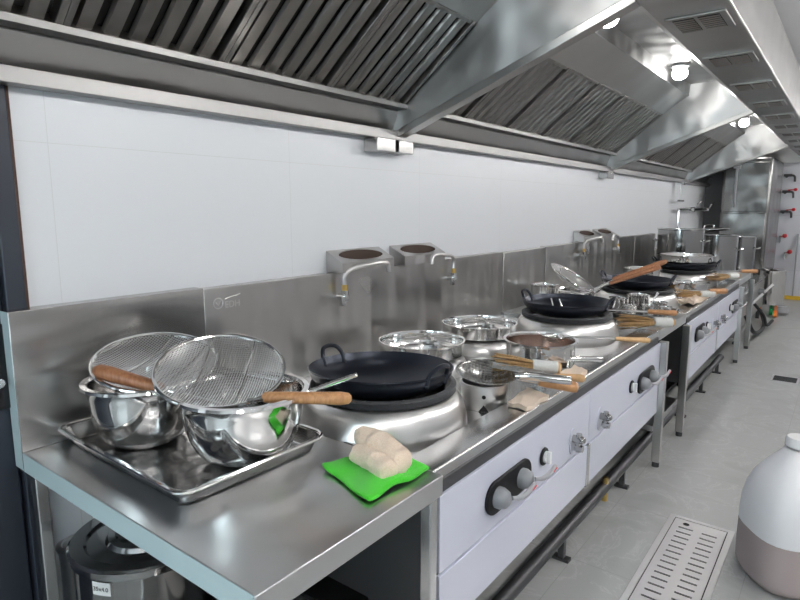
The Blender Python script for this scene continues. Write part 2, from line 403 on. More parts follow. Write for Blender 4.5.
# baffle filters leaning between ledge and upper panel, six to a bay
fd = Vector((-1.355+1.748, 0, 2.256-1.948)); FLEN = fd.length; fd.normalize()
def baffle_filter(w):
    t = thing('baffle_filter', '', 'filter', (0, 0, 0), group='baffle filters leaning in the hood')
    L = FLEN
    f = MB().box(.0, L, -w/2+.002, -w/2+.022, -.03, .012).box(.0, L, w/2-.022, w/2-.002, -.03, .012)
    f.box(.0, .018, -w/2+.022, w/2-.022, -.03, .006).box(L-.018, L, -w/2+.022, w/2-.022, -.03, .006)
    obj('frame', f, 'filter', t, .002)
    n = 6; p = (w-.05)/n; bf = MB()
    for i in range(n):
        y = -w/2+.025+p*(i+.5)
        # folded U channel, open towards the duct
        h = p*.34
        bf.add([(x, yy, z) for x in (.012, L-.012) for yy, z in ((y-h, -.016), (y-h*.8, -.002), (y+h*.8, -.002), (y+h, -.016), (y+h*.7, -.014), (y+h*.6, -.006), (y-h*.6, -.006), (y-h*.7, -.014))],
               [(0, 1, 9, 8), (1, 2, 10, 9), (2, 3, 11, 10), (3, 4, 12, 11), (4, 5, 13, 12), (5, 6, 14, 13), (6, 7, 15, 14), (7, 0, 8, 15), tuple(range(7, -1, -1)), tuple(range(8, 16))])
    obj('baffles', bf, 'filter', t)
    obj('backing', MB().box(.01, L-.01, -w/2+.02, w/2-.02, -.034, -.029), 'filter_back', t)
    aim(t, fd, (.6, 0, -.8))
    return t
fproto = None; idx = 0
bays = [(-.77, PY[0]), (PY[0], PY[1]), (PY[1], PY[2]), (PY[2], HY1)]
ORD = ('first', 'second', 'third', 'fourth', 'fifth', 'sixth')
BAYN = ('nearest hood bay, before the first partition', 'hood bay between first and second partitions', 'hood bay between second and third partitions', 'farthest hood bay behind the third partition')
for bi, (a, b) in enumerate(bays):
    w = (b-a-.03)/6
    if bi in (0,): fproto = baffle_filter(.512)
    for i in range(6):
        lab = '%s ribbed baffle filter of the %s' % (ORD[i], BAYN[bi])
        o = fproto if idx == 0 else dup(fproto)
        o.location = (-1.748, a+.015+w*(i+.5), 1.948); o['label'] = lab; idx += 1
        if bi: o.scale = (1, w/.512*.998, 1)

# bulbs in the light channel
def hood_lamp(y, label):
    t = thing('hood_lamp', label, 'lamp', (-1.07, y, 2.474), group='round lamps inside the hood')
    obj('holder', MB().lathe([(0, 0), (.055, 0), (.055, -.018), (.045, -.025), (0, -.025)], 28), 'white', t)
    obj('globe', MB().sphere((0, 0, -.062), .052, 24, 14, (1, 1, .85)), 'bulb', t)
    obj('guard', MB().tube([(.054*math.cos(a*math.pi/10), .054*math.sin(a*math.pi/10), -.03) for a in range(20)], .003, 6, True), 'mirror', t)
    return t
for y, w in ((1.5, 'in the nearest bay, left of the first partition'), (3.12, 'just behind the first partition'), (4.66, 'in the middle of the hood in front of the second partition'), (6.2, 'hidden just behind the second partition'), (7.75, 'in front of the third partition'), (9.4, 'in the farthest bay')):
    hood_lamp(y, 'lit round hood lamp '+w)

# small stainless boxes under the gutter
for (y0, y1, lab) in ((2.10, 2.235, 'near stainless box of the pair under the hood gutter at the first partition'), (2.262, 2.375, 'far stainless box of the pair under the hood gutter at the first partition'), (5.26, 5.42, 'small stainless box under the hood gutter at the second partition')):
    tag(obj('junction_box', MB().box(-1.818, -1.735, y0, y1, 1.728, 1.788), 'sheet_h', None, .003), lab, 'box', 'stainless boxes under the hood gutter')

# ================================================================== WORK TABLE (near end)
tb = thing('work_table', 'stainless steel work table at the near end with splashback', 'table', (0, .585, 0))
tp = MB().box(-1.764, -.765, 0, .595, .745, .80)
obj('tabletop', tp, 'top', tb, .0025, 2)
obj('backsplash', MB().box(-1.819, -1.764, 0, .5985, .745, 1.195), 'sheet_h', tb, .0015, 2)
for x in (-1.72, -.792):
    for y in (.02, .572):
        l = obj('leg', MB().box(x-.016, x+.016, y-.016, y+.016, .03, .745), 'rim', tb, .003)
        obj('foot', MB().lathe([(0, 0), (.015, 0), (.015, .03), (.012, .032), (0, .032)], 16, (x, y, 0)), 'black', l)
obj('undershelf', MB().box(-1.74, -.79, .02, .585, .13, .155), 'sheet', tb, .004)
obj('protective_film', MB().box(-1.760, -.770, -.0012, -.0002, .747, .7998).box(-1.817, -1.766, -.0012, -.0002, .748, 1.1945), 'teal_film', tb)

# ================================================================== WOK RANGE
RL = 2.215
def burner(t, y, big, x):
    if big:
        prof = [(.278, 0), (.277, .02), (.272, .05), (.262, .082), (.248, .106), (.228, .118), (.215, .110), (.20, .08), (.19, .0)]
        b = obj('burner_dome', MB().lathe([(r, z+.768) for r, z in prof], 64, (x, y, 0)), 'satin', t, angle=60)
        obj('fire_ring', MB().lathe([(.228, .884), (.240, .888), (.240, .906), (.224, .911), (.205, .893), (.205, .870)], 64, (x, y, 0), True), 'castiron', b)
        obj('burner_head', MB().lathe([(0, .80), (.06, .80), (.075, .82), (.06, .85), (0, .855)], 32, (x, y, 0)), 'castiron', b)
    else:
        prof = [(.205, 0), (.203, .022), (.19, .05), (.168, .068), (.13, .07), (.11, .04), (.10, 0)]
        obj('rear_burner', MB().lathe([(r, z+.768) for r, z in prof], 48, (x, y, 0)), 'satin', t, angle=60)

def make_range(y0, label):
    t = thing('wok_range', label, 'range', (0, y0, 0), group='gas wok ranges along the wall')
    obj('body', MB().box(-1.75, -.79, .012, RL-.012, .33, .765), 'dark_steel', t)  # coloured dark to stand for the shade under the neighbouring table
    obj('undershelf', MB().box(-1.74, -.92, .03, RL-.03, .19, .205), 'dark_steel', t)  # added dark sheet standing in for the shade below the range
    wt = MB().box(-1.764, -.905, .02, RL-.02, .755, .770)              # sunk deck
    wt.prism_y([(-.905, .757), (-.905, .795), (-.895, .80), (-.80, .80), (-.795, .795), (-.795, .732), (-.80, .732), (-.80, .757)], 0, RL)   # front rim and its apron
    wt.box(-1.764, -.905, 0, .02, .757, .80).box(-1.764, -.905, RL-.02, RL, .757, .80)
    obj('worktop', wt, 'rim', t, .002)
    obj('backsplash', MB().box(-1.816, -1.764, 0, RL, .757, 1.19), 'sheet', t, .0015)
    for (a, b) in ((.004, RL/2-.002), (RL/2+.002, RL-.004)):
        obj('upper_panel', MB().box(-.79, -.779, a, b, .512, .732), 'film', t, .002)
        obj('lower_panel', MB().box(-.79, -.777, a, b, .33, .505), 'film', t, .002)
    obj('seam_strip', MB().box(-.785, -.772, RL/2-.013, RL/2+.013, .325, .508), 'rim', t, .002)
    for y in (.04, RL/2, RL-.04):
        for x in (-1.70, -1.02):
            l = obj('leg', MB().box(x-.022, x+.022, y-.022, y+.022, .03, .335), 'dark_steel', t, .002)
            obj('foot', MB().lathe([(0, 0), (.02, 0), (.02, .025), (.012, .032), (0, .032)], 14, (x, y, 0)), 'black', l)
    for y, x in ((.267, -1.180), (1.885, -1.20)): burner(t, y, True, x)
    for y in (.865, 1.37): burner(t, y, False, -1.45)
    # controls: plate with two levers, small gas tap, water valve; mirrored on the right half
    def controls(py, pz, ly, lz, gy, gz, vy, vz, seq):
        pw, ph = .30, .105
        pts = []
        for cx, s in ((pw/2-ph/2, 1), (-(pw/2-ph/2), -1)):
            for k in range(13):
                a = -math.pi/2+math.pi*k/12
                pts.append((cx+s*math.cos(a)*ph/2, s*math.sin(a)*ph/2))
        obj('control_plate', MB().prism_x([(py+a, pz+b) for a, b in pts], -.779, -.768), 'black', t, .003)
        for dy in (-.088, .072):
            y = py+dy
            kb = MB()
            kb.lathe([(0, .043), (.014, .041), (.026, .032), (.033, .014), (.033, 0), (0, 0)], 28)
            kb.v = [(-.769+z, y+px, pz+py_) for px, py_, z in kb.v]
            ko = obj('knob', kb, 'knobgrey', t, angle=50)
            lp = smooth_path([(-.73, y+.02, pz), (-.716, y+.045, pz-.004), (-.708, y+.075, pz+.000), (-.704, y+.120, pz+.016)], 5)
            obj('lever', MB().tube(lp, [.0075-.0012*math.cos(i*.4) for i in range(len(lp))], 10), 'lever', ko)
            obj('red_tip', MB().tube([(-.6990, y+.094, pz+.0045), (-.6968, y+.116, pz+.0125)], .0018, 8), 'redplastic', ko)
        g = MB().tube([(-.779, gy, gz), (-.772, gy, gz)], .032, 24)
        go = obj('gas_tap', g, 'black', t, .002)
        gk = MB().tube([(-.772, gy, gz), (-.762, gy, gz)], .021, 20).box(-.764, -.750, gy-.006, gy+.006, gz-.022, gz+.022)
        obj('tap_knob', gk, 'white', go, .002)
        v = MB()
        q = [(vy+.034*math.cos(a*math.pi/12), vz+.052*math.sin(a*math.pi/12)) for a in range(24)]
        vo = obj('valve', v.prism_x(q, -.779, -.775), 'film', t, .001)
        vb = MB().tube([(-.775, vy, vz+.012), (-.745, vy, vz+.012)], .015, 14).tube([(-.75, vy-.022, vz+.014), (-.75, vy+.024, vz+.010)], .009, 10).tube([(-.752, vy, vz+.036), (-.752, vy, vz-.036)], .011, 12).tube([(-.765, vy, vz-.022), (-.735, vy, vz-.022)], .014, 12).sphere((-.74, vy, vz+.012), .015, 14, 8)
        obj('valve_body', vb, 'potsteel', vo, angle=50)
    controls(.39, .612, 0, 0, .655, .615, .925, .582, 0)
    controls(1.93, .592, 0, 0, 1.68, .612, 1.235, .582, 1)
    # flue outlets on the splashback with a slanted oval mouth
    for yc in (.838, 1.283):
        y0_, y1_ = yc-.180, yc+.180
        fl = MB()
        # slanted top with an elliptical hole
        A = [Vector((-1.818, y0_, 1.285)), Vector((-1.818, y1_, 1.285)), Vector((-1.722, y1_, 1.236)), Vector((-1.722, y0_, 1.236))]
        N = 32; c = (A[0]+A[2])/2
        def onrect(a):
            ca, sa = math.cos(a), math.sin(a); k = 1/max(abs(ca), abs(sa)); return ca*k, sa*k
        outer = []; inner = []; low = []
        for i in range(N):
            a = 2*math.pi*i/N+math.pi/4
            u, v = onrect(a); du = (A[1]-A[0])/2; dv = (A[3]-A[0])/2
            outer.append(c+du*u+dv*v); inner.append(c+du*.82*math.cos(a)+dv*.82*math.sin(a)+Vector((0, 0, .002))); low.append(Vector((inner[-1].x, inner[-1].y, 1.1945)))
        vs = outer+inner+low
        fs = [(i, (i+1) % N, N+(i+1) % N, N+i) for i in range(N)]+[(N+i, N+(i+1) % N, 2*N+(i+1) % N, 2*N+i) for i in range(N)]
        bot = [Vector((p.x, p.y, 1.192)) for p in outer]
        vs += bot; fs += [(i, 3*N+i, 3*N+(i+1) % N, (i+1) % N) for i in range(N)]+[tuple(range(4*N-1, 3*N-1, -1))]
        fo = obj('flue', fl.add(vs, fs), 'sheet', t, angle=30)
        sh = [c+(p-c)*.985 for p in inner]
        mv = [tuple(p+Vector((0, 0, -.003))) for p in sh]+[(p.x, p.y, 1.1955) for p in sh]
        obj('flue_mouth', MB().add(mv, [(i, N+i, N+(i+1) % N, (i+1) % N) for i in range(N)]+[tuple(range(N, 2*N))]), 'flue_brown', fo)
    # swing taps
    for (y, s, ry, dx) in ((.68, 1, .20, .05), (1.565, -1, .25, 0)):
        tp_ = obj('tap', MB().tube([(-1.764, y, 1.085), (-1.715, y, 1.085)], .016, 14).tube([(-1.73, y, 1.07), (-1.73, y, 1.115)], .017, 14).tube([(-1.735, y-.0*s, 1.085), (-1.70, y-.04*s, 1.075)], .007, 8).box(-1.712, -1.698, y-.055, y-.03, 1.055, 1.095) if s > 0 else
                  MB().tube([(-1.764, y, 1.085), (-1.715, y, 1.085)], .016, 14).tube([(-1.73, y, 1.07), (-1.73, y, 1.115)], .017, 14).tube([(-1.735, y, 1.085), (-1.70, y-.05, 1.075)], .007, 8).box(-1.712, -1.698, y-.065, y-.04, 1.055, 1.095), 'mirror', t, angle=50)
        obj('brass_nut', MB().tube([(-1.73, y, 1.115), (-1.73, y, 1.14)], .013, 6), 'brass', tp_, angle=20)
        sp = smooth_path([(-1.73, y, 1.14), (-1.73, y, 1.18), (-1.722+dx*.2, y+.03*s, 1.208), (-1.705+dx*.6, y+.5*ry*s, 1.224), (-1.70+dx, y+ry*.85*s, 1.230), (-1.70+dx, y+ry*s, 1.220), (-1.70+dx, y+ry*1.04*s, 1.185)], 6)
        obj('spout', MB().tube(sp, .010, 12), 'satin', tp_)
    return t
R1, R2 = 1.185, 4.07
rg = make_range(R1, 'nearer white-fronted stainless gas wok range beside the work table')
rg2 = dup(rg, (0, R2, 0), 'farther white-fronted stainless gas wok range behind the small side table')
# raised maker's mark pressed into a clear sticker on the near splashback
mk = obj('maker_sticker', MB().box(-1.7638, -1.7632, .03, .16, 1.105, 1.165), 'sheet', rg)
e = MB().tube([(-1.7625, .055+.019*math.cos(a*math.pi/12), 1.135+.019*math.sin(a*math.pi/12)) for a in range(24)], .0022, 6, True)
e.tube([(-1.7625, .045, 1.14), (-1.7625, .055, 1.128), (-1.7625, .068, 1.148)], .002, 6)
e.tube([(-1.7625, .085, 1.148), (-1.7625, .15, 1.160)], .0018, 6)
obj('mark', e, 'satin', mk)
fc = bpy.data.curves.new('lettering', 'FONT'); fc.body = 'EDH'; fc.size = .034; fc.extrude = .0004; fc.materials.append(M['satin'])
fo = text_mesh('lettering', fc); fo.parent = mk; fo.location = (-1.7625, .082, 1.115); fo.rotation_euler = (math.pi/2, 0, math.pi/2)

# ---- narrow side tables between the ranges
def side_table(y0, w, label):
    t = thing('side_table', label, 'table', (0, y0, 0), group='narrow steel side tables between the ranges')
    obj('tabletop', MB().box(-1.764, -.79, .004, w-.004, .74, .80), 'top', t, .004)
    obj('backsplash', MB().box(-1.816, -1.764, .004, w-.004, .74, 1.185), 'sheet', t, .004)
    obj('undershelf', MB().box(-1.74, -.80, .02, w-.02, .20, .235), 'sheet', t, .003)
    for x in (-1.72, -.77):
        for y in (.022, w-.06):
            l = obj('leg', MB().box(x-.022, x+.022, y-.022, y+.022, .03, .74 if x < -1 else .735), 'sheet', t, .003)
            obj('foot', MB().lathe([(0, 0), (.02, 0), (.02, .03), (.012, .032), (0, .032)], 14, (x, y, 0)), 'dark_steel', l)
    obj('side_panel', MB().box(-1.70, -.95, w-.03, w-.018, .40, .74), 'film', t)
    return t
side_table(3.405, .66, 'narrow stainless side table between the two wok ranges holding the seasoning tray')
side_table(6.29, .80, 'narrow stainless side table beyond the farther wok range under the near stock pot')

# ---- dark gas pipe along the floor below the ranges
gp = thing('gas_pipe', 'dark gas pipe on low brackets along the floor under the ranges', 'pipe')
obj('pipe', MB().tube([(-.845, 1.2, .118), (-.845, 5.95, .118)], .027, 16), 'dark_steel', gp)
for y in (1.60, 2.23, 3.05, 4.4, 5.1, 5.8):
    obj('bracket', MB().box(-.88, -.81, y-.018, y+.018, 0, .012).box(-.858, -.832, y-.012, y+.012, .012, .10), 'dark_steel', gp)
for y in (2.75,): obj('gas_cock', MB().tube([(-.84, y, .17), (-.84, y, .05)], .014, 10), 'brass', gp)

# ================================================================== THINGS ON THE WORK TABLE
# baking tray
tr = thing('baking_tray', 'rectangular stainless steel baking tray under the two mixing bowls on the work table', 'tray', (-1.434, .893, .801), math.radians(-1.0))
def rrect(hx, hy, r, n=6):
    o = []
    for cx, cy, a0 in ((hx-r, hy-r, 0), (-hx+r, hy-r, 90), (-hx+r, -hy+r, 180), (hx-r, -hy+r, 270)):
        for k in range(n+1):
            a = math.radians(a0+90*k/n); o.append((cx+r*math.cos(a), cy+r*math.sin(a)))
    return o
def loft(mb, loops):
    n = len(loops[0][0]); vs = []
    for lp, z in loops: vs += [(x, y, z) for x, y in lp]
    fs = [(i*n+k, i*n+(k+1) % n, (i+1)*n+(k+1) % n, (i+1)*n+k) for i in range(len(loops)-1) for k in range(n)]
    fs += [tuple(range(n-1, -1, -1)), tuple(range((len(loops)-1)*n, len(loops)*n))]
    return mb.add(vs, fs)
def tray_mesh(hx, hy, h, lip=.012):
    return loft(MB(), [(rrect(hx-.028, hy-.028, .02), .001), (rrect(hx-.022, hy-.022, .03), .004), (rrect(hx-.008, hy-.008, .04), h-.006), (rrect(hx+lip*.4, hy+lip*.4, .045), h-.004), (rrect(hx+lip*.5, hy+lip*.5, .045), h), (rrect(hx-.010, hy-.010, .038), h), (rrect(hx-.024, hy-.024, .03), .007), (rrect(hx-.032, hy-.032, .02), .004)])
obj('pan', tray_mesh(.322, .225, .045), 'tray', tr, angle=50)
rimc = [(x, y, .0445) for x, y in rrect(.324, .227, .045)]
obj('rolled_rim', MB().tube(rimc, .006, 8, True), 'polish', tr)

# mixing bowls
def mixing_bowl(r, h, base, label, loc, rz=0.0, ears=True):
    t = thing('mixing_bowl', label, 'bowl', loc, rz, group='polished steel mixing bowls on the baking tray')
    pr = []
    n = 10
    for k in range(n+1):
        a = k/n; rr = base+(r-base)*math.sin(a*math.pi/2)**.85; pr.append((rr, .008+(h-.008)*(1-math.cos(a*math.pi/2))**.95 if k else 0.0))
    prof = [(0, .004), (base*.7, .003), (base*.9, 0)]+[(max(base, q[0]), q[1]) for q in pr]+[(r+.004, h+.004), (r+.014, h+.006), (r+.018, h+.002), (r+.015, h+.009), (r+.002, h+.010), (r-.003, h)]
    prof += [(max(base*.6, q[0]-.004), q[1]+.004) for q in reversed(pr)]+[(0, .009)]
    obj('body', MB().lathe(prof, 64), 'polish', t, angle=60)
    return t
Z0 = .806
b1 = mixing_bowl(.142, .176, .085, 'rear polished steel mixing bowl on the tray, beside the splashback, under the left sieve', (-1.572, .838, Z0))
b2 = mixing_bowl(.160, .178, .085, 'front polished steel mixing bowl on the tray, the one beside the green cloth', (-1.252, .945, Z0))

# wire sieves
def sieve(r, depth, label, loc, normal, at, wood0, wood1, mat='woodtan', hr=.015, ribs=2, bare=False, rib_dir=(0, 1, 0)):
    """ring centred on loc facing normal; the handle leaves the ring near `at` and its grip runs wood0 -> wood1 (world points)"""
    t = thing('wire_sieve', label, 'sieve', loc, group='wire sieves')
    nz = Vector(normal).normalized(); aim(t, Vector(rib_dir)-nz*nz.dot(Vector(rib_dir)), nz)
    Rm = t.rotation_euler.to_matrix(); C0 = Vector(loc)
    loc_ = lambda p: Rm.transposed() @ (Vector(p)-C0)
    prof = []
    for k in range(15):
        a = k/14; prof.append((r*a, -depth*(1-a*a)**.9 if a < 1 else 0))
    obj('wire_basket', MB().lathe(prof, 64), 'wire', t, angle=80)
    obj('rim', MB().tube([(r*math.cos(2*math.pi*k/64), r*math.sin(2*math.pi*k/64), 0) for k in range(64)], .0062, 10, True), 'polish', t)
    for k in range(ribs):
        off = (k-(ribs-1)/2)*.72*r; pts = []; hw = math.sqrt(r*r-off*off)
        for q in range(13):
            u = -hw+2*hw*q/12; rr = min(1, math.hypot(u, off)/r); pts.append((u, off, (-depth*(1-rr*rr)**.9 if rr < 1 else 0)+.002))
        obj('rib', MB().tube(pts, .0024, 6), 'polish', t)
    A = loc_(at); A.z = 0; A = A.normalized()*r; B, E_ = loc_(wood0), loc_(wood1); sd = Vector((-A.y, A.x, 0)).normalized()*.011
    obj('handle_shank', MB().tube([A+sd, A.lerp(B, .5)+sd*.8, B+(E_-B)*.15], .0045, 8).tube([A-sd, A.lerp(B, .5)-sd*.8, B+(E_-B)*.15], .0045, 8).tube([A*.97, A.lerp(B, .35)], .010, 8), 'polish', t)
    f = (0, .02, .08, .5, .88, .97, 1.0); w = (.6, .85, .95, 1.0, 1.1, .9, .4)
    obj('handle_grip' if bare else 'wooden_handle', MB().tube([B.lerp(E_, q) for q in f], [hr*q for q in w], 18), 'polish' if bare else mat, t, angle=60)
    return t
s1 = sieve(.168, .042, 'round wire sieve lying on the rear mixing bowl, half hidden by the other sieve', (-1.562, .880, 1.034), (.24, -.12, .95), (-1.40, 1.0, 1.0), (-1.37, 1.03, .995), (-1.24, 1.10, .975), ribs=2, bare=True, hr=.007, rib_dir=(.3, -.8, 0))
s2 = sieve(.170, .042, 'round wire sieve tilted on the front mixing bowl with its tan handle reaching right', (-1.332, .934, 1.036), (.28, -.20, .94), (-1.19, .905, .985), (-1.160, .935, .990), (-.968, 1.062, .992), 'woodtan', .0155, ribs=2, rib_dir=(.5, -.6, 0))
# ladle standing in the front bowl, only its ribbed rod shows
ld = thing('ladle', 'ribbed steel ladle rod sticking out of the front mixing bowl towards the wok', 'ladle', (0, 0, 0))
a, b = Vector((-1.30, .95, .90)), Vector((-1.045, 1.172, 1.016))
pts = [a.lerp(b, k/60) for k in range(61)]
obj('rod', MB().tube(pts, [.0055+(.0012 if k % 2 else 0) for k in range(61)], 10), 'polish', ld)
obj('cup', MB().lathe([(0, -.035), (.03, -.03), (.05, -.012), (.055, .005), (.052, .005), (.047, -.01), (.028, -.027), (0, -.032)], 24, (-1.31, .94, .885)), 'polish', ld)

wl = thing('ladle', 'ladle with a short thick reddish wooden handle lying across the rear mixing bowl', 'ladle')
a, b, c = Vector((-1.30, .915, .945)), Vector((-1.420, .815, .992)), Vector((-1.585, .715, 1.040))
obj('rod', MB().tube([a, b, b.lerp(c, .1)], .006, 10), 'polish', wl)
obj('cup', MB().lathe([(0, -.035), (.03, -.03), (.045, -.012), (.05, .005), (.047, .005), (.042, -.01), (.028, -.027), (0, -.032)], 24, (-1.285, .925, .93)), 'polish', wl)
obj('wooden_handle', MB().tube([b.lerp(c, q) for q in (0, .03, .2, .6, .75, .93, 1)], [.012, .015, .017, .0195, .021, .019, .010], 18), 'woodred', wl, angle=60)

# green cloth and rolled towel
def cloth_sheet(corners, z, nx=18, ny=18, amp=.006, thick=.008, seed=1, lift=None):
    rnd = random.Random(seed); ph = [rnd.uniform(0, 6.28) for _ in range(6)]
    A, B, C_, D = [Vector((*c, 0)) for c in corners]; top = []
    for j in range(ny+1):
        for i in range(nx+1):
            u, v = i/nx, j/ny; p = (A*(1-u)+B*u)*(1-v)+(D*(1-u)+C_*u)*v
            h = amp*(math.sin(u*7+ph[0]+v*2)+math.sin(v*8+ph[1]-u*3)+.6*math.sin((u+v)*13+ph[2]))
            if lift: h += lift(u, v)
            w = .004*math.sin(u*9+ph[3])+.004*math.sin(v*11+ph[4])
            top.append(Vector((p.x+w, p.y-w, z+thick+max(0, h+amp))))
    n = len(top); vs = top+[Vector((p.x, p.y, z+max(0, (p.z-z-thick)*.5))) for p in top]; fs = []
    W_ = nx+1
    for j in range(ny):
        for i in range(nx):
            q = (j*W_+i, j*W_+i+1, (j+1)*W_+i+1, (j+1)*W_+i); fs.append(q); fs.append(tuple(n+k for k in reversed(q)))
    bd = [i for i in range(nx)]+[j*W_+nx for j in range(ny)]+[ny*W_+i for i in range(nx, 0, -1)]+[j*W_ for j in range(ny, 0, -1)]
    for k in range(len(bd)): a_, b_ = bd[k], bd[(k+1) % len(bd)]; fs.append((b_, a_, n+a_, n+b_))
    return MB().add(vs, fs)
gc = obj('cleaning_cloth', cloth_sheet([(-1.038, 1.018), (-.818, .950), (-.800, 1.176), (-.965, 1.195)], .8015, amp=.0035, thick=.011, seed=4), 'green', angle=70)
md = gc.modifiers.new('sub', 'SUBSURF'); md.levels = md.render_levels = 1
tag(gc, 'bright green microfibre cloth folded on the front corner of the work table', 'cloth')
def towel_roll(name, pts, rad, label, group=None, cat='towel', sq=.75):
    t = MB(); pp = smooth_path(pts, 6); n = len(pp)
    R = []
    for i in range(n):
        u = i/(n-1); R.append(rad*(min(1, .45+2.6*min(u, 1-u)))*(1+.05*math.sin(i*1.7)))
    t.tube(pp, R, 16)
    o = obj(name, t, 'towel', angle=80); md = o.modifiers.new('sub', 'SUBSURF'); md.levels = md.render_levels = 1
    return tag(o, label, cat, group)
tw = thing('rolled_towel', 'beige towel folded into a lump on the green cloth', 'towel')
def lump(mb, pts, R, sq):
    pp = smooth_path(pts, 6); n = len(pp); rr = []
    for i in range(n):
        u = i/(n-1)*(len(R)-1); k = min(int(u), len(R)-2); rr.append(R[k]+(R[k+1]-R[k])*(u-k))
    return mb.tube(pp, rr, 18)
lo = lump(MB(), [(-.980, 1.078, .838), (-.935, 1.078, .840), (-.89, 1.070, .838), (-.836, 1.052, .836)], [.022, .033, .034, .024], 1)
o = obj('lower_fold', lo, 'towel', tw, angle=80)
up = lump(MB(), [(-1.000, 1.128, .882), (-.975, 1.124, .868), (-.94, 1.118, .854), (-.89, 1.112, .846), (-.828, 1.096, .840)], [.018, .032, .042, .043, .030], 1)
o2 = obj('upper_fold', up, 'towel', tw, angle=80)
tex = bpy.data.textures.new('terry', 'CLOUDS'); tex.noise_scale = .02
tex2 = bpy.data.textures.new('folds', 'CLOUDS'); tex2.noise_scale = .07
for q in (o, o2):
    md = q.modifiers.new('sub', 'SUBSURF'); md.levels = md.render_levels = 2
    for tx, st in ((tex2, .018), (tex, .006)):
        dm = q.modifiers.new('pile', 'DISPLACE'); dm.texture = tx; dm.strength = st; dm.mid_level = .5; dm.texture_coords = 'LOCAL'

# ================================================================== WOKS AND PANS
def make_wok(label, loc, rot):
    t = thing('wok', label, 'wok', loc, group='black iron woks on the front burners', rot=rot)
    r, d = .236, .088; n = 14
    outp = [(r*math.sin(a*math.pi/2/n*1.0)**.9 if a else 0, -d+d*(1-math.cos(a*math.pi/2/n))) for a in range(n+1)]
    inp = [(max(0, q[0]-.004), q[1]+.004) for q in reversed(outp)]
    obj('bowl', MB().lathe(outp+[(r+.004, .003), (r, .006)]+inp[1:], 72), 'iron', t, angle=60)
    for s in (1, -1):
        p = smooth_path([(s*(r-.012), -.046, -.020), (s*(r-.002), -.045, .012), (s*(r+.012), -.030, .034), (s*(r+.016), 0, .040), (s*(r+.012), .030, .034), (s*(r-.002), .045, .012), (s*(r-.012), .046, -.020)], 5)
        obj('handle', MB().tube(p, .0075, 10).sphere((s*(r-.012), -.046, -.020), .010, 10, 6).sphere((s*(r-.012), .046, -.020), .010, 10, 6), 'iron', t)
    return t
HAND = math.radians(-3)
wk = make_wok('black iron wok with two loop handles on the nearest burner', (-1.190, 1.452, .952), (math.radians(-2.2), math.radians(-1.6), HAND))
WOKS = ((-1.20, R1+1.885, 'black iron wok on the second burner of the nearer range, with two glint rods inside'),
        (-1.185, R2+.265, 'black iron wok on the first burner of the farther range, behind the seasoning tray'),
        (-1.20, R2+1.885, 'farthest black iron wok on the last burner of the farther range'))
for x, y, lab in WOKS:
    w = dup(wk, (x, y, .969), lab); w.rotation_euler = (0, 0, math.radians(2))
w.scale = (1.15, 1.15, 1.0)

def rear_pan(label, y):
    t = thing('steel_pan', label, 'pan', (-1.45, y, .8385), group='shallow steel pans on the rear burners')
    prof = [(0, .004), (.160, .003), (.172, 0), (.183, .006), (.185, .056), (.189, .058), (.189, .064), (.183, .064), (.181, .056), (.180, .020), (.152, .018), (.148, .010), (0, .009)]
    obj('body', MB().lathe(prof, 56), 'polish', t, angle=40)
    obj('base_ring', MB().lathe([(.150, -.0005), (.16, -.0005), (.16, .002), (.15, .002)], 48, (0, 0, 0), True), 'dark_steel', t)
    return t
rp = rear_pan('shallow round steel pan on the near rear burner, below the near flue', R1+.865)
dup(rp, (-1.45, R1+1.37, .8385), 'shallow round steel pan on the far rear burner, behind the deep pot')

# steel stand ring and utensils in the middle of the nearer range
ps = thing('pot_stand', 'short stainless cylinder stand with round hole under the perforated skimmer', 'stand', (-.995, 1.80, .7705))
obj('wall', MB().lathe([(.085, 0), (.085, .088), (.081, .088), (.081, 0)], 40, closed=True), 'satin', ps)
h = MB()
h.tube([(.083, 0, 0), (.0865, 0, 0)], .007, 14)
q = obj('round_hole', h, 'slot', ps, loc=(0, 0, .052)); q.rotation_euler = (0, 0, math.radians(-62))
q = obj('notch', MB().add([(.0845, -.018, 0), (.0845, .018, 0), (.0855, 0, .024), (.0860, -.018, 0), (.0860, .018, 0), (.0865, 0, .024)], [(0, 1, 2), (5, 4, 3), (0, 3, 4, 1), (1, 4, 5, 2), (2, 5, 3, 0)]), 'slot', ps); q.rotation_euler = (0, 0, math.radians(-62))

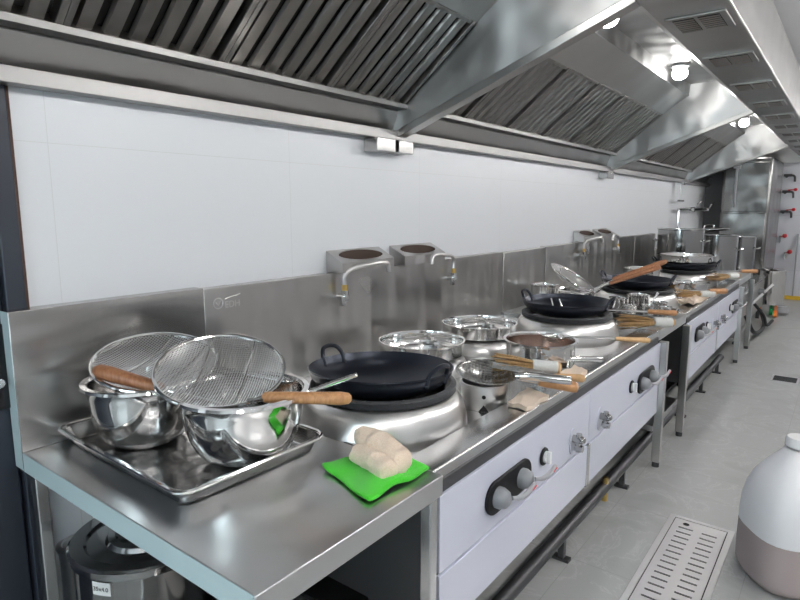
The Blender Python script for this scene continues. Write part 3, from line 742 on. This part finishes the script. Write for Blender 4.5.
def perforated(name):
    m, n, l, b = nt(name)
    b.inputs['Metallic'].default_value = 1; b.inputs['Base Color'].default_value = (.62, .62, .62, 1); b.inputs['Roughness'].default_value = .22
    out = n['Material Output']; tc = n.new('ShaderNodeTexCoord'); sp = n.new('ShaderNodeSeparateXYZ'); l.new(tc.outputs['Object'], sp.inputs[0])
    acc = None
    for ax in ('X', 'Y'):
        a = n.new('ShaderNodeMath'); a.operation = 'DIVIDE'; a.inputs[1].default_value = .0125; l.new(sp.outputs[ax], a.inputs[0])
        f = n.new('ShaderNodeMath'); f.operation = 'FRACT'; l.new(a.outputs[0], f.inputs[0])
        s = n.new('ShaderNodeMath'); s.operation = 'SUBTRACT'; s.inputs[1].default_value = .5; l.new(f.outputs[0], s.inputs[0])
        p = n.new('ShaderNodeMath'); p.operation = 'MULTIPLY'; l.new(s.outputs[0], p.inputs[0]); l.new(s.outputs[0], p.inputs[1])
        if acc is None: acc = p
        else:
            ad = n.new('ShaderNodeMath'); ad.operation = 'ADD'; l.new(acc.outputs[0], ad.inputs[0]); l.new(p.outputs[0], ad.inputs[1]); acc = ad
    lt = n.new('ShaderNodeMath'); lt.operation = 'GREATER_THAN'; lt.inputs[1].default_value = .075; l.new(acc.outputs[0], lt.inputs[0])
    tr_ = n.new('ShaderNodeBsdfTransparent'); ms = n.new('ShaderNodeMixShader')
    l.new(lt.outputs[0], ms.inputs[0]); l.new(tr_.outputs[0], ms.inputs[1]); l.new(b.outputs[0], ms.inputs[2]); l.new(ms.outputs[0], out.inputs[0])
    return m
M['perf'] = perforated('perforated_steel')

def skimmer(label, loc, d, up, r=.098, dep=.038, L=.17, mat='perf', cap=True, group=None, tube_r=.011):
    t = thing('skimmer', label, 'skimmer', loc, group=group)
    prof = [(r*k/10, -dep*(1-(k/10)**2)) for k in range(11)]
    obj('scoop', MB().lathe(prof+[(r+.003, .002)]+[(q[0]*.985, q[1]+.002) for q in reversed(prof)], 48), mat, t, angle=70)
    obj('handle', MB().tube([(r*.86, 0, -.004), (r+.02, 0, .002), (r+L, 0, .004)], [tube_r*.6, tube_r, tube_r], 16), 'polish', t)
    if cap: obj('open_end', MB().tube([(r+L-.001, 0, .004), (r+L+.001, 0, .004)], tube_r*.8, 14), 'slot', t)
    aim(t, d, up); return t
skimmer('perforated steel skimmer with hollow tube handle resting on the cylinder stand', (-.975, 1.785, .898), (.78, .36, -.055), (.10, -.08, 1), .112, .036, .172, tube_r=.0155)

def ladle(label, loc, d, up, r=.055, rodl=.20, woodl=.12, wmat='woodtan', flat=False, group=None, hr=.0125, cat='ladle', name='ladle'):
    t = thing(name, label, cat, loc, group=group)
    if flat:
        obj('blade', MB().prism_z([(-r, -r*.95), (r*.5, -r*.85), (r, -r*.2), (r, r*.2), (r*.5, r*.85), (-r, r*.95)], -.001, .0015), 'polish', t, .0006)
    else:
        prof = [(r*math.sin(k*math.pi/20), -r*.62*math.cos(k*math.pi/20)) for k in range(11)]
        obj('cup', MB().lathe(prof+[(q[0]*.95, q[1]*.95+.001) for q in reversed(prof)], 32), 'polish', t, angle=70)
    obj('rod', MB().tube([(r*.9, 0, 0), (r+rodl*.5, 0, .003), (r+rodl, 0, .004)], [.0045, .0055, .0065], 10), 'polish', t)
    a = r+rodl
    obj('wooden_handle', MB().tube([(a-.004, 0, .004), (a+.012, 0, .004), (a+woodl*.5, 0, .004), (a+woodl-.016, 0, .004), (a+woodl-.003, 0, .004), (a+woodl, 0, .004)], [hr*.7, hr*.85, hr*.95, hr*1.1, hr*.95, hr*.45], 16), wmat, t, angle=60)
    aim(t, d, up); return t
UG = 'ladles and turners with wooden handles'
ladle('steel ladle with orange-brown wooden handle overhanging the front rim below the skimmer handle', (-1.00, 1.83, .868), (.76, .44, -.10), (.1, -.1, 1), .052, .135, .135, 'woodtan', group=UG, hr=.018)
ladle('steel turner with pale wooden handle end beside the white-wrapped bamboo brush', (-.995, 1.90, .868), (.70, .54, -.085), (.1, -.1, 1), .05, .165, .11, 'woodpale', True, group=UG, cat='turner', name='turner', hr=.014)
# slotted turner: parallel bars under the brush
st = thing('slotted_turner', 'slotted steel turner lying over the skimmer beside the bamboo brush', 'turner', (-.93, 1.855, .905))
b_ = MB()
for k in range(5): b_.tube([(-.06, -.024+.012*k, 0), (.12, -.018+.009*k, 0)], .0028, 6)
b_.tube([(-.06, -.026, 0), (-.06, .026, 0)], .003, 6).tube([(.12, -.02, 0), (.12, .02, 0)], .003, 6)
obj('bars', b_, 'polish', st); aim(st, (.80, .34, -.10), (.1, -.1, 1))

def bamboo_brush(label, loc, d, up, bl=.15, wl=.085, el=.02, spread=.036, group='bamboo wok brushes', wr_=.0195):
    """local origin at bristle tip, +X towards the tied end"""
    t = thing('bamboo_brush', label, 'brush', loc, group=group)
    rnd = random.Random(3); mb = MB()
    for k in range(34):
        a = rnd.uniform(0, 6.283); q = math.sqrt(rnd.uniform(0.02, 1))
        x0 = rnd.uniform(0, .02); sy, sz = math.cos(a)*q, math.sin(a)*q
        pts = [(x0, sy*spread*1.15, sz*spread*.72), (bl*.5, sy*spread*.86, sz*spread*.62), (bl+.005, sy*.016, sz*.015)]
        mb.tube(pts, [.0020, .0028, .0034], 5)
    obj('bristles', mb, 'bamboo', t)
    wr = []; rr = []
    for k in range(23): wr.append((bl+wl*k/22, 0, 0)); rr.append(wr_+(.0012 if k % 2 else 0))
    obj('string_binding', MB().tube(wr, rr, 20), 'string', t, angle=80)
    obj('tied_end', MB().tube([(bl+wl-.002, 0, 0), (bl+wl+el*.6, 0, 0), (bl+wl+el, 0, 0)], [wr_-.0007, wr_-.0007, wr_*.8], 20), 'woodpale', t)
    aim(t, d, up); return t
bamboo_brush('bamboo wok brush with white string binding lying over the skimmer on the nearer range', (-1.005, 1.865, .912), (.82, .56, -.075), (.1, -.1, 1), .150, .090, .012, .044, wr_=.022)
bamboo_brush('bamboo wok brush on the far corner of the nearer range beside the black wok', (-.985, 3.275, .846), (.80, .60, -.012), (0, 0, 1), .20, .10, .012, .055, wr_=.026)

tf = obj('folded_towel', cloth_sheet([(-.873, 1.745), (-.798, 1.735), (-.798, 1.91), (-.895, 1.94)], .802, 12, 12, .002, .014, 5), 'towel', angle=70)
tag(tf, 'flat folded beige towel on the front rim under the ladle handle', 'towel', 'beige towels on the ranges')
tf2 = obj('folded_towel', cloth_sheet([(-.87, 2.18), (-.80, 2.18), (-.80, 2.30), (-.86, 2.33)], .802, 12, 12, .002, .016, 8), 'towel', angle=70)
tag(tf2, 'small folded beige towel on the front rim between the pot and the turner handle', 'towel', 'beige towels on the ranges')

# deep pot with a long handle
pt = thing('deep_pot', 'deep polished steel pot in the middle of the nearer range, beside the near wok whisk', 'pot', (-1.032, 2.355, .7705))
obj('body', MB().lathe([(0, .002), (.125, .001), (.14, .008), (.147, .03), (.149, .126), (.160, .132), (.160, .137), (.147, .136), (.144, .126)], 56), 'polish', pt, angle=50)
obj('interior', MB().lathe([(.1445, .130), (.1425, .03), (.13, .012), (0, .009)], 56), 'redinside', pt, angle=60)
ladle('steel ladle resting on the deep pot rim with pale wooden handle along the front rim', (-1.00, 2.42, .912), (.72, .62, -.065), (0, 0, 1), .05, .235, .155, 'woodpale', group=UG, hr=.0115)
tbh = thing('steel_scoop', 'steel scoop with bare tube handle lying beside the deep pot', 'scoop', (-.905, 2.335, .84))
obj('handle', MB().tube([(0, 0, 0), (.16, 0, 0), (.172, 0, 0)], [.013, .014, .009], 14), 'polish', tbh)
obj('blade', MB().prism_z([(-.11, -.04), (.0, -.018), (.01, 0), (0, .018), (-.11, .04)], -.002, .002), 'polish', tbh)
aim(tbh, (.64, .76, -.06))

# thin rods added as stand-ins for two glints in the second wok
for k, (dx, lab) in enumerate(((.0, 'left one of two thin rods standing in for glints in the wok on the second burner'), (.05, 'right one of two thin rods standing in for glints in the wok on the second burner'))):
    a, b = Vector((-1.25+dx, R1+1.86, .884)), Vector((-1.335+dx, R1+1.99, .955))
    tag(obj('glint_rod', MB().tube([a, b], .0055, 8), 'polish'), lab, 'rod', 'rods standing in for glints in the second wok')

# ================================================================== SIDE TABLE: POT, BOWL, SIEVE, SEASONING TRAY
def round_pot(name, r, h, label, loc, cat='pot', group=None, lip=.012, mat='polish', lid=False):
    t = thing(name, label, cat, loc, group=group)
    obj('body', MB().lathe([(0, .001), (r*.9, 0), (r*.985, .01), (r, .03), (r, h-.006), (r+lip, h), (r+lip, h+.004), (r-.004, h+.003), (r-.006, h-.01), (r-.006, .03), (r*.9, .012), (0, .010)], 48), mat, t, angle=50)
    if lid:
        obj('lid', MB().lathe([(r+lip, h+.004), (r+lip+.003, h+.012), (r*.86, h+.018), (r*.80, h+.014), (r*.5, h+.020), (r*.44, h+.026), (0, h+.030)], 48), mat, t, angle=30)
    return t
round_pot('saucepan', .085, .145, 'small steel saucepan against the splashback behind the second wok', (-1.655, 3.80, .801), lip=.014)
b3 = mixing_bowl(.122, .125, .085, 'polished steel bowl on the side table under the tilted sieve', (-1.415, 3.80, .801)); b3['group'] = 'steel bowls beyond the second wok'
s3 = sieve(.165, .05, 'wire sieve leaning on the bowl behind the second wok with a long wooden handle', (-1.411, 3.70, 1.02), (.50, .10, .84), (-1.28, 3.80, .96), (-1.215, 3.88, 1.005), (-.932, 4.07, 1.13), 'woodred', .0165, 2, rib_dir=(.5, -.6, 0))
s4l = ladle('steel ladle with long reddish wooden handle parallel to the sieve handle behind the second wok', (-1.30, 3.80, .945), (.78, .52, .33), (0, 0, 1), .045, .06, .33, 'woodred', group=UG, hr=.015)
tag(obj('domed_cover', MB().lathe([(.135, 0), (.138, .005), (.125, .03), (.08, .068), (.03, .085), (0, .088), (0, .084), (.03, .08), (.08, .062), (.12, .025), (.13, 0)], 48, (-1.53, 3.555, .801)), 'satin', angle=50), 'domed steel cover on the side table between the second wok and the small saucepan', 'cover')

stt = thing('seasoning_tray', 'steel tray of seasoning pots on the narrow side table', 'tray', (-1.02, 3.855, .801), math.radians(0))
obj('pan', tray_mesh(.21, .19, .028, .01), 'tray', stt, angle=50)
CAN = ((-1.165, 3.865, .055, .085, 'tall round seasoning pot at the near left end of the seasoning tray'),
       (-1.065, 3.955, .068, .105, 'largest seasoning pot standing at the back of the seasoning tray'),
       (-1.06, 3.785, .045, .055, 'low seasoning pot in front of the largest one on the seasoning tray'),
       (-.965, 3.82, .046, .06, 'seasoning pot in the middle of the seasoning tray with a spoon in it'),
       (-.935, 3.955, .048, .065, 'seasoning pot at the far back end of the seasoning tray'),
       (-.872, 3.85, .036, .055, 'smallest seasoning pot at the front right of the seasoning tray'))
for x, y, r, h, lab in CAN:
    t = round_pot('seasoning_pot', r, h, lab, (x, y, .8065), 'pot', 'seasoning pots on the steel tray', .004, 'polish')
sp = thing('spoon', 'steel spoon standing up in the middle seasoning pot', 'spoon')
a, b = Vector((-.97, 3.81, .83)), Vector((-.925, 3.865, .945))
obj('stem', MB().tube([a, a.lerp(b, .6), b], [.004, .005, .009], 8), 'mirror', sp)
ladle('steel ladle with orange wooden handle along the front of the seasoning tray', (-1.175, 3.52, .862), (.88, .44, -.03), (0, 0, 1), .045, .24, .16, 'woodtan', group=UG, hr=.016)

# ================================================================== THINGS ON THE FARTHER RANGE
round_pot('steel_basin', .225, .105, 'wide steel basin set on the farthest wok', (-1.20, R2+1.885, .935), 'basin', lip=.03)
round_pot('stew_pot', .11, .12, 'small steel pot standing between the woks of the farther range', (-1.10, 4.92, .7705), lip=.012)
round_pot('stew_pot', .12, .10, 'low steel pot at the middle front of the farther range beside the beige towel', (-.99, 5.20, .7705), lip=.012)
t3 = obj('crumpled_towel', cloth_sheet([(-.93, 4.42), (-.812, 4.40), (-.80, 4.86), (-.93, 4.86)], .802, 16, 16, .010, .02, 11), 'towel', angle=70)
tag(t3, 'crumpled beige towel on the front rim of the farther range', 'towel', 'beige towels on the ranges')
bamboo_brush('bamboo wok brush with white binding across the middle of the farther range', (-.975, 4.57, .852), (.68, .73, -.02), (0, 0, 1), .20, .11, .012, .045, wr_=.024)
ladle('steel ladle with orange wooden handle end beside the brush on the farther range', (-.985, 4.56, .875), (.68, .73, -.04), (0, 0, 1), .05, .24, .14, 'woodtan', group=UG, hr=.02)
bamboo_brush('farthest bamboo wok brush at the far end of the farther range', (-.95, 5.75, .86), (.35, .93, -.01), (0, 0, 1), .28, .14, .03, .05, wr_=.028)
ladle('farthest steel ladle with orange wooden handle at the far end of the farther range', (-.99, 6.06, .89), (.72, .68, -.02), (0, 0, 1), .05, .24, .16, 'woodtan', group=UG, hr=.018)
round_pot('stew_pot', .16, .10, 'shallow steel pot on the far rear burner of the farther range', (-1.45, 5.46, .8385), lip=.014)

# ================================================================== STOCK POTS AND STOCK STOVE
def stock_pot(r, h, label, loc, lid=False, group='tall stock pots at the far end'):
    t = round_pot('stock_pot', r, h, label, loc, 'pot', group, .010, 'potsteel', lid)
    for s in (1, -1):
        p = smooth_path([(s*r, -.05, h*.72), (s*(r+.04), -.045, h*.74), (s*(r+.05), 0, h*.75), (s*(r+.04), .045, h*.74), (s*r, .05, h*.72)], 5)
        obj('handle', MB().tube(p, .008, 8), 'mirror', t)
    return t
stock_pot(.225, .45, 'tall open stock pot on the far side table, nearest of the stock pots', (-1.42, 6.72, .801))
p2 = stock_pot(.215, .58, 'tall stock pot with a lid leaning on its rim on the low stock stove', (-1.22, 7.62, .582))
stock_pot(.17, .52, 'farthest and narrowest stock pot on the low stock stove, beside the steam cabinet', (-1.12, 8.70, .582))
ll = thing('steel_cover', 'round steel lid leaning across the middle stock pot', 'lid', (-1.30, 7.55, 1.215))
obj('disc', MB().lathe([(0, .03), (.10, .026), (.19, .012), (.215, 0), (.215, -.004), (.185, .006), (.10, .02), (0, .024)], 48), 'polish', ll, angle=50)
obj('handle', MB().tube(smooth_path([(-.05, 0, .026), (-.045, 0, .055), (0, 0, .065), (.045, 0, .055), (.05, 0, .026)], 4), .007, 8), 'mirror', ll)
ll.rotation_euler = (math.radians(-4), math.radians(-6), 0)
lv = thing('stock_stove', 'low stainless stock pot stove between the far side table and the steam cabinet', 'stove', (0, 7.12, 0))
obj('body', MB().box(-1.76, -.86, 0, 2.05, .17, .56), 'sheet', lv, .004)
obj('top', MB().box(-1.764, -.84, 0, 2.05, .56, .58), 'rim', lv, .003)
obj('backsplash', MB().box(-1.816, -1.766, 0, 2.05, .56, 1.0), 'sheet', lv, .003)
for y in (.45, 1.5):
    kn = obj('knob', MB().tube([(-.86, y, .42), (-.80, y, .42)], .04, 18), 'knobgrey', lv)
    obj('lever', MB().tube([(-.80, y, .42), (-.72, y+.06, .52)], .015, 10), 'white', kn)
for y in (.06, 1.99):
    for x in (-1.70, -.90): obj('leg', MB().box(x-.02, x+.02, y-.02, y+.02, 0, .17), 'dark_steel', lv)
hz = obj('hose', MB().tube(smooth_path([(-.83, .2, .30), (-.76, .3, .12), (-.74, .8, .04), (-.76, 1.4, .035), (-.84, 1.7, .15)], 6), .022, 10), 'blackhose', lv)
obj('hose', MB().tube(smooth_path([(-.83, .9, .34), (-.74, 1.0, .2), (-.72, 1.25, .045), (-.70, 1.7, .035)], 6), .018, 10), 'blackhose', lv)
# faucet on the wall over the stock pots
fa = thing('wall_faucet', 'chrome swing faucet on the tiled wall above the stock pots', 'faucet', (0, 0, 0))
obj('spout', MB().tube(smooth_path([(-1.74, 8.02, 1.18), (-1.74, 8.02, 1.40), (-1.74, 8.03, 1.445), (-1.74, 8.10, 1.452), (-1.74, 9.2, 1.452), (-1.74, 9.9, 1.452)], 5), .017, 10), 'mirror', fa)
for y in (8.75, 9.75):
    v = obj('valve', MB().tube([(-1.82, y, 1.452), (-1.70, y, 1.452)], .032, 12), 'mirror', fa)
    obj('lever', MB().tube([(-1.70, y, 1.46), (-1.68, y+.02, 1.52), (-1.66, y+.16, 1.56)], .012, 8), 'mirror', v)
# pull rods hanging from the hood
pr = thing('pull_rod', 'thin steel rod with cross bar hanging from the hood gutter over the stock pots', 'rod')
obj('rod', MB().tube([(-1.74, 8.03, 1.785), (-1.74, 8.03, 1.56)], .010, 8), 'mirror', pr)
obj('cross_bar', MB().tube([(-1.74, 7.86, 1.56), (-1.74, 8.22, 1.56)], .012, 8), 'mirror', pr)
obj('top_bracket', MB().box(-1.78, -1.70, 7.99, 8.07, 1.755, 1.789), 'mirror', pr)
pr2 = thing('steam_pipe', 'thin white pipe running down the front of the steam cabinet', 'pipe')
obj('pipe', MB().tube([(-1.355, 9.56, 2.02), (-1.355, 9.56, 1.48)], .016, 8), 'lever', pr2)
obj('bracket', MB().box(-1.40, -1.31, 9.54, 9.595, 2.02, 2.07), 'lever', pr2)

# ================================================================== STEAM CABINET AND END WALL
cb = thing('steam_cabinet', 'tall stainless steam cabinet at the far end of the line', 'cabinet', (0, 9.6, 0))
obj('body', MB().box(-1.53, -.93, .0, 1.5, .20, 2.17), 'cabinet', cb, .03, 3)
obj('upper_door', MB().box(-1.50, -.96, -.022, -.002, 1.42, 2.10), 'cabinet', cb, .008)
obj('lower_door', MB().box(-1.50, -.96, -.022, -.002, .62, 1.40), 'cabinet', cb, .008)
for x in (-1.47, -.99):
    for y in (.06, 1.44): obj('leg', MB().tube([(x, y, 0), (x, y, .2)], .022, 10), 'dark_steel', cb)
dr = thing('steel_bin', 'rounded stainless bin on casters in front of the steam cabinet', 'bin', (-.80, 9.395, 0))
obj('body', MB().lathe([(0, .17), (.15, .17), (.165, .19), (.165, .62), (.17, .635), (.12, .66), (0, .665)], 40), 'polish', dr, angle=40)
for a, mt in ((0, 'orange'), (120, 'greenplastic'), (240, 'orange')):
    x, y = .11*math.cos(math.radians(a-40)), .11*math.sin(math.radians(a-40))
    obj('caster', MB().tube([(x-.02, y, .045), (x+.02, y, .045)], .045, 16).box(x-.012, x+.012, y-.012, y+.012, .08, .17), mt, dr)
hc = tag(obj('coiled_hose', MB().tube([(-.70+(.10)*math.cos(k*.35), 9.65+.10*math.sin(k*.35), .03+.0012*k) for k in range(72)], .02, 8), 'lever'), 'coiled pale hose on the floor beside the steel bin', 'hose')
# valves on the end wall
for k, (z, lab) in enumerate(((1.98, 'topmost gas valve on the white end wall'), (1.72, 'second gas valve from the top on the white end wall, with red handle'), (1.40, 'third gas valve from the top on the white end wall, with red handle'))):
    t = thing('gas_valve', lab, 'valve', (-.92, 11.59, z), group='gas valves on the end wall'); t.scale = (.75, .75, .75)
    obj('body', MB().tube([(.0, 0, 0), (.0, -.06, 0)], .03, 12).tube([(-.05, -.06, .02), (.10, -.06, .02)], .028, 12).tube(smooth_path([(.10, -.06, .02), (.15, -.06, -.01), (.16, -.06, -.12)], 4), .022, 10), 'dark_steel', t)
    if k: obj('red_handle', MB().tube([(.05, -.07, .05), (.17, -.07, .06)], .010, 8).sphere((.19, -.07, .06), .036, 12, 8), 'redplastic', t)
for x, z, lab in ((-.92, 1.0, 'upper of two red-handled taps low on the white end wall'), (-.83, .74, 'lower of two red-handled taps low on the white end wall')):
    t = thing('wall_tap', lab, 'tap', (x, 11.58, z), group='red-handled taps on the end wall')
    obj('body', MB().tube([(0, 0, 0), (0, -.08, 0)], .02, 10).tube([(0, -.07, 0), (0, -.07, -.10)], .016, 10), 'mirror', t)
    obj('red_handle', MB().sphere((.06, -.08, .02), .035, 12, 8).tube([(0, -.07, .0), (.06, -.08, .02)], .01, 8), 'redplastic', t)
mp = thing('squeegee', 'yellow-headed floor squeegee leaning on the white end wall', 'squeegee', (-.66, 11.35, 0))
obj('head', MB().box(-.14, .14, -.03, .03, .0, .06), 'yellow', mp, .005)
obj('pole', MB().tube([(0, 0, .05), (-.02, .21, 1.05)], .013, 8), 'lever', mp)

# ================================================================== UNDER THE WORK TABLE
p1 = thing('stock_pot', 'large lidded stock pot with a 35x4.0 size sticker under the work table', 'pot', (-1.508, .786, .156))
R = .188; Hh = .398
obj('body', MB().lathe([(0, .001), (R*.96, 0), (R, .012), (R, Hh-.006), (R+.006, Hh), (R+.002, Hh+.004), (R-.004, Hh), (R-.005, .02), (0, .012)], 64), 'polish', p1, angle=50)
lid = obj('lid', MB().lathe([(R+.009, Hh-.012), (R+.011, Hh+.008), (R+.004, Hh+.014), (R*.84, Hh+.012), (R*.80, Hh+.004), (R*.56, Hh+.006), (R*.52, Hh+.017), (R*.42, Hh+.019), (R*.38, Hh+.012), (R*.22, Hh+.013), (R*.18, Hh+.019), (0, Hh+.022)], 64), 'potsteel', p1, angle=35)
st_a = math.atan2(-.786, 1.508)+math.radians(-37)
stk = MB()
for k in range(9):
    a = st_a+(k-4)*.0345
    for z in (.340, .376): stk.v.append(((R+.0012)*math.cos(a), (R+.0012)*math.sin(a), z))
    for z in (.340, .376): stk.v.append(((R+.0004)*math.cos(a), (R+.0004)*math.sin(a), z))
for k in range(8):
    i = k*4; stk.f += [(i, i+4, i+5, i+1), (i+2, i+3, i+7, i+6), (i, i+2, i+6, i+4), (i+1, i+5, i+7, i+3)]
stk.f += [(0, 1, 3, 2), (32, 34, 35, 33)]
so = obj('size_sticker', stk, 'paper', p1)
lc = bpy.data.curves.new('sticker_text', 'FONT'); lc.body = '35x4.0'; lc.size = .0162; lc.align_x = 'CENTER'; lc.align_y = 'CENTER'; lc.extrude = .0003; lc.materials.append(M['ink'])
lo_ = text_mesh('sticker_text', lc); lo_.parent = so
lo_.location = ((R+.0028)*math.cos(st_a), (R+.0028)*math.sin(st_a), .358); lo_.rotation_euler = (math.pi/2, 0, st_a+math.pi/2)
round_pot('canister', .056, .31, 'narrow dull lidded steel canister squeezed behind the stickered stock pot', (-1.752, .706, .156), 'canister', None, .004, 'satin', True)
round_pot('stock_pot', .14, .22, 'added open steel pot standing in for the bright reflection right of the stickered stock pot under the work table', (-1.15, .80, .156), 'pot', None, .012, 'polish')  # added pot, takes the place of a bright reflection on the big pot
bt = thing('plastic_bottle', 'white plastic bottle with a dark red band behind the pots under the work table', 'bottle', (-1.765, .80, .156))
obj('body', MB().lathe([(0, .0), (.037, 0), (.04, .01), (.04, .50), (.03, .53), (.02, .54), (0, .54)], 28), 'white', bt)
obj('band', MB().lathe([(.0402, .385), (.041, .385), (.041, .42), (.0402, .42)], 28, closed=True), 'purple', bt)

# ================================================================== FLOOR DRAIN
fdn = thing('floor_drain', 'long stainless floor drain with two rows of slots in the aisle', 'drain', (-.43, 2.1, 0))
obj('frame', MB().box(-.137, -.112, -1.0, .81, .0, .004).box(.112, .137, -1.0, .81, .0, .004).box(-.112, .112, .785, .81, 0, .004).box(-.112, .112, -1.0, -.975, 0, .004), 'grate', fdn, .001)
pl = MB(); xs = [-.104, -.080, -.018, .018, .080, .104]; ys = [-.97]
y = .70
rows = []
while y > -.93: rows.append(y); y -= .047
# plate between the slots: strips and bridges, so every slot is a real opening
for x0, x1 in ((-.108, -.080), (-.018, .018), (.080, .108)): pl.box(x0, x1, -.97, .780, .001, .004)
for x0, x1 in ((-.080, -.018), (.018, .080)):
    top = .780
    for yy in rows: pl.box(x0, x1, yy+.0055, top, .001, .004); top = yy-.0055
    pl.box(x0, x1, -.97, top, .001, .004)
obj('plate', pl, 'grate', fdn)
obj('channel', MB().box(-.112, .112, -.975, .785, .0003, .0008), 'slot', fdn)
obj('lift_hole', MB().tube([(-.055, .742, .0035), (-.055, .742, .0045)], .014, 18), 'slot', fdn)

gr = thing('floor_drain', 'small square dark floor grate farther along the aisle', 'drain', (-.335, 5.94, 0))
obj('frame', MB().box(-.10, -.085, -.11, .11, 0, .003).box(.085, .10, -.11, .11, 0, .003).box(-.085, .085, -.11, -.095, 0, .003).box(-.085, .085, .095, .11, 0, .003), 'grate', gr)
gb = MB()
for k in range(7): gb.box(-.085, .085, -.087+k*.027, -.077+k*.027, .0004, .0028)
obj('bars', gb, 'dark_steel', gr); obj('pit', MB().box(-.085, .085, -.095, .095, .0001, .0003), 'slot', gr)

# ================================================================== PLASTIC JUG
jg = thing('plastic_jug', 'large translucent white plastic jug half full of brown liquid on the floor', 'jug', (-.078, 2.66, .0), math.radians(35)); jg.scale = (.96, .96, 1)
def jugloop(s, n=40):
    out = []
    for k in range(n):
        a = 2*math.pi*k/n; c_, s_ = math.cos(a), math.sin(a); p = 3.0
        r = 1/((abs(c_)**p+abs(s_)**p)**(1/p)); out.append((r*c_*s, r*s_*s))
    return out
jb = [(.145, .002), (.160, .010), (.172, .035), (.174, .10), (.172, .24), (.169, .31), (.158, .365), (.138, .415), (.110, .460), (.082, .497), (.058, .525), (.046, .545)]
def split_jug(lo_, hi_):
    seq = [q for q in jb if lo_ < q[1] < hi_]
    def interp(z):
        for (r0, z0), (r1, z1) in zip(jb, jb[1:]):
            if z0 <= z <= z1: return r0+(r1-r0)*(z-z0)/(z1-z0)
        return jb[0][0] if z < jb[0][1] else jb[-1][0]
    return [(interp(max(lo_, jb[0][1])), max(lo_, jb[0][1]))]+seq+[(interp(min(hi_, jb[-1][1])), min(hi_, jb[-1][1]))]
LVL = .208
obj('lower_body', loft(MB(), [(jugloop(s), z) for s, z in split_jug(0, LVL)]), 'liquid', jg, angle=60, label='brown liquid showing through the lower half')
obj('upper_body', loft(MB(), [(jugloop(s), z) for s, z in split_jug(LVL+.0005, .56)]), 'jug', jg, angle=60)
obj('cap', MB().lathe([(0, .552), (.046, .552), (.052, .556), (.052, .585), (.047, .592), (0, .592)], 32), 'white', jg, angle=40)
obj('grip', MB().tube(smooth_path([(.045, 0, .535), (.075, 0, .56), (.115, 0, .548), (.140, 0, .50), (.150, 0, .44)], 6), [.022]*25, 12), 'jug', jg, angle=60)
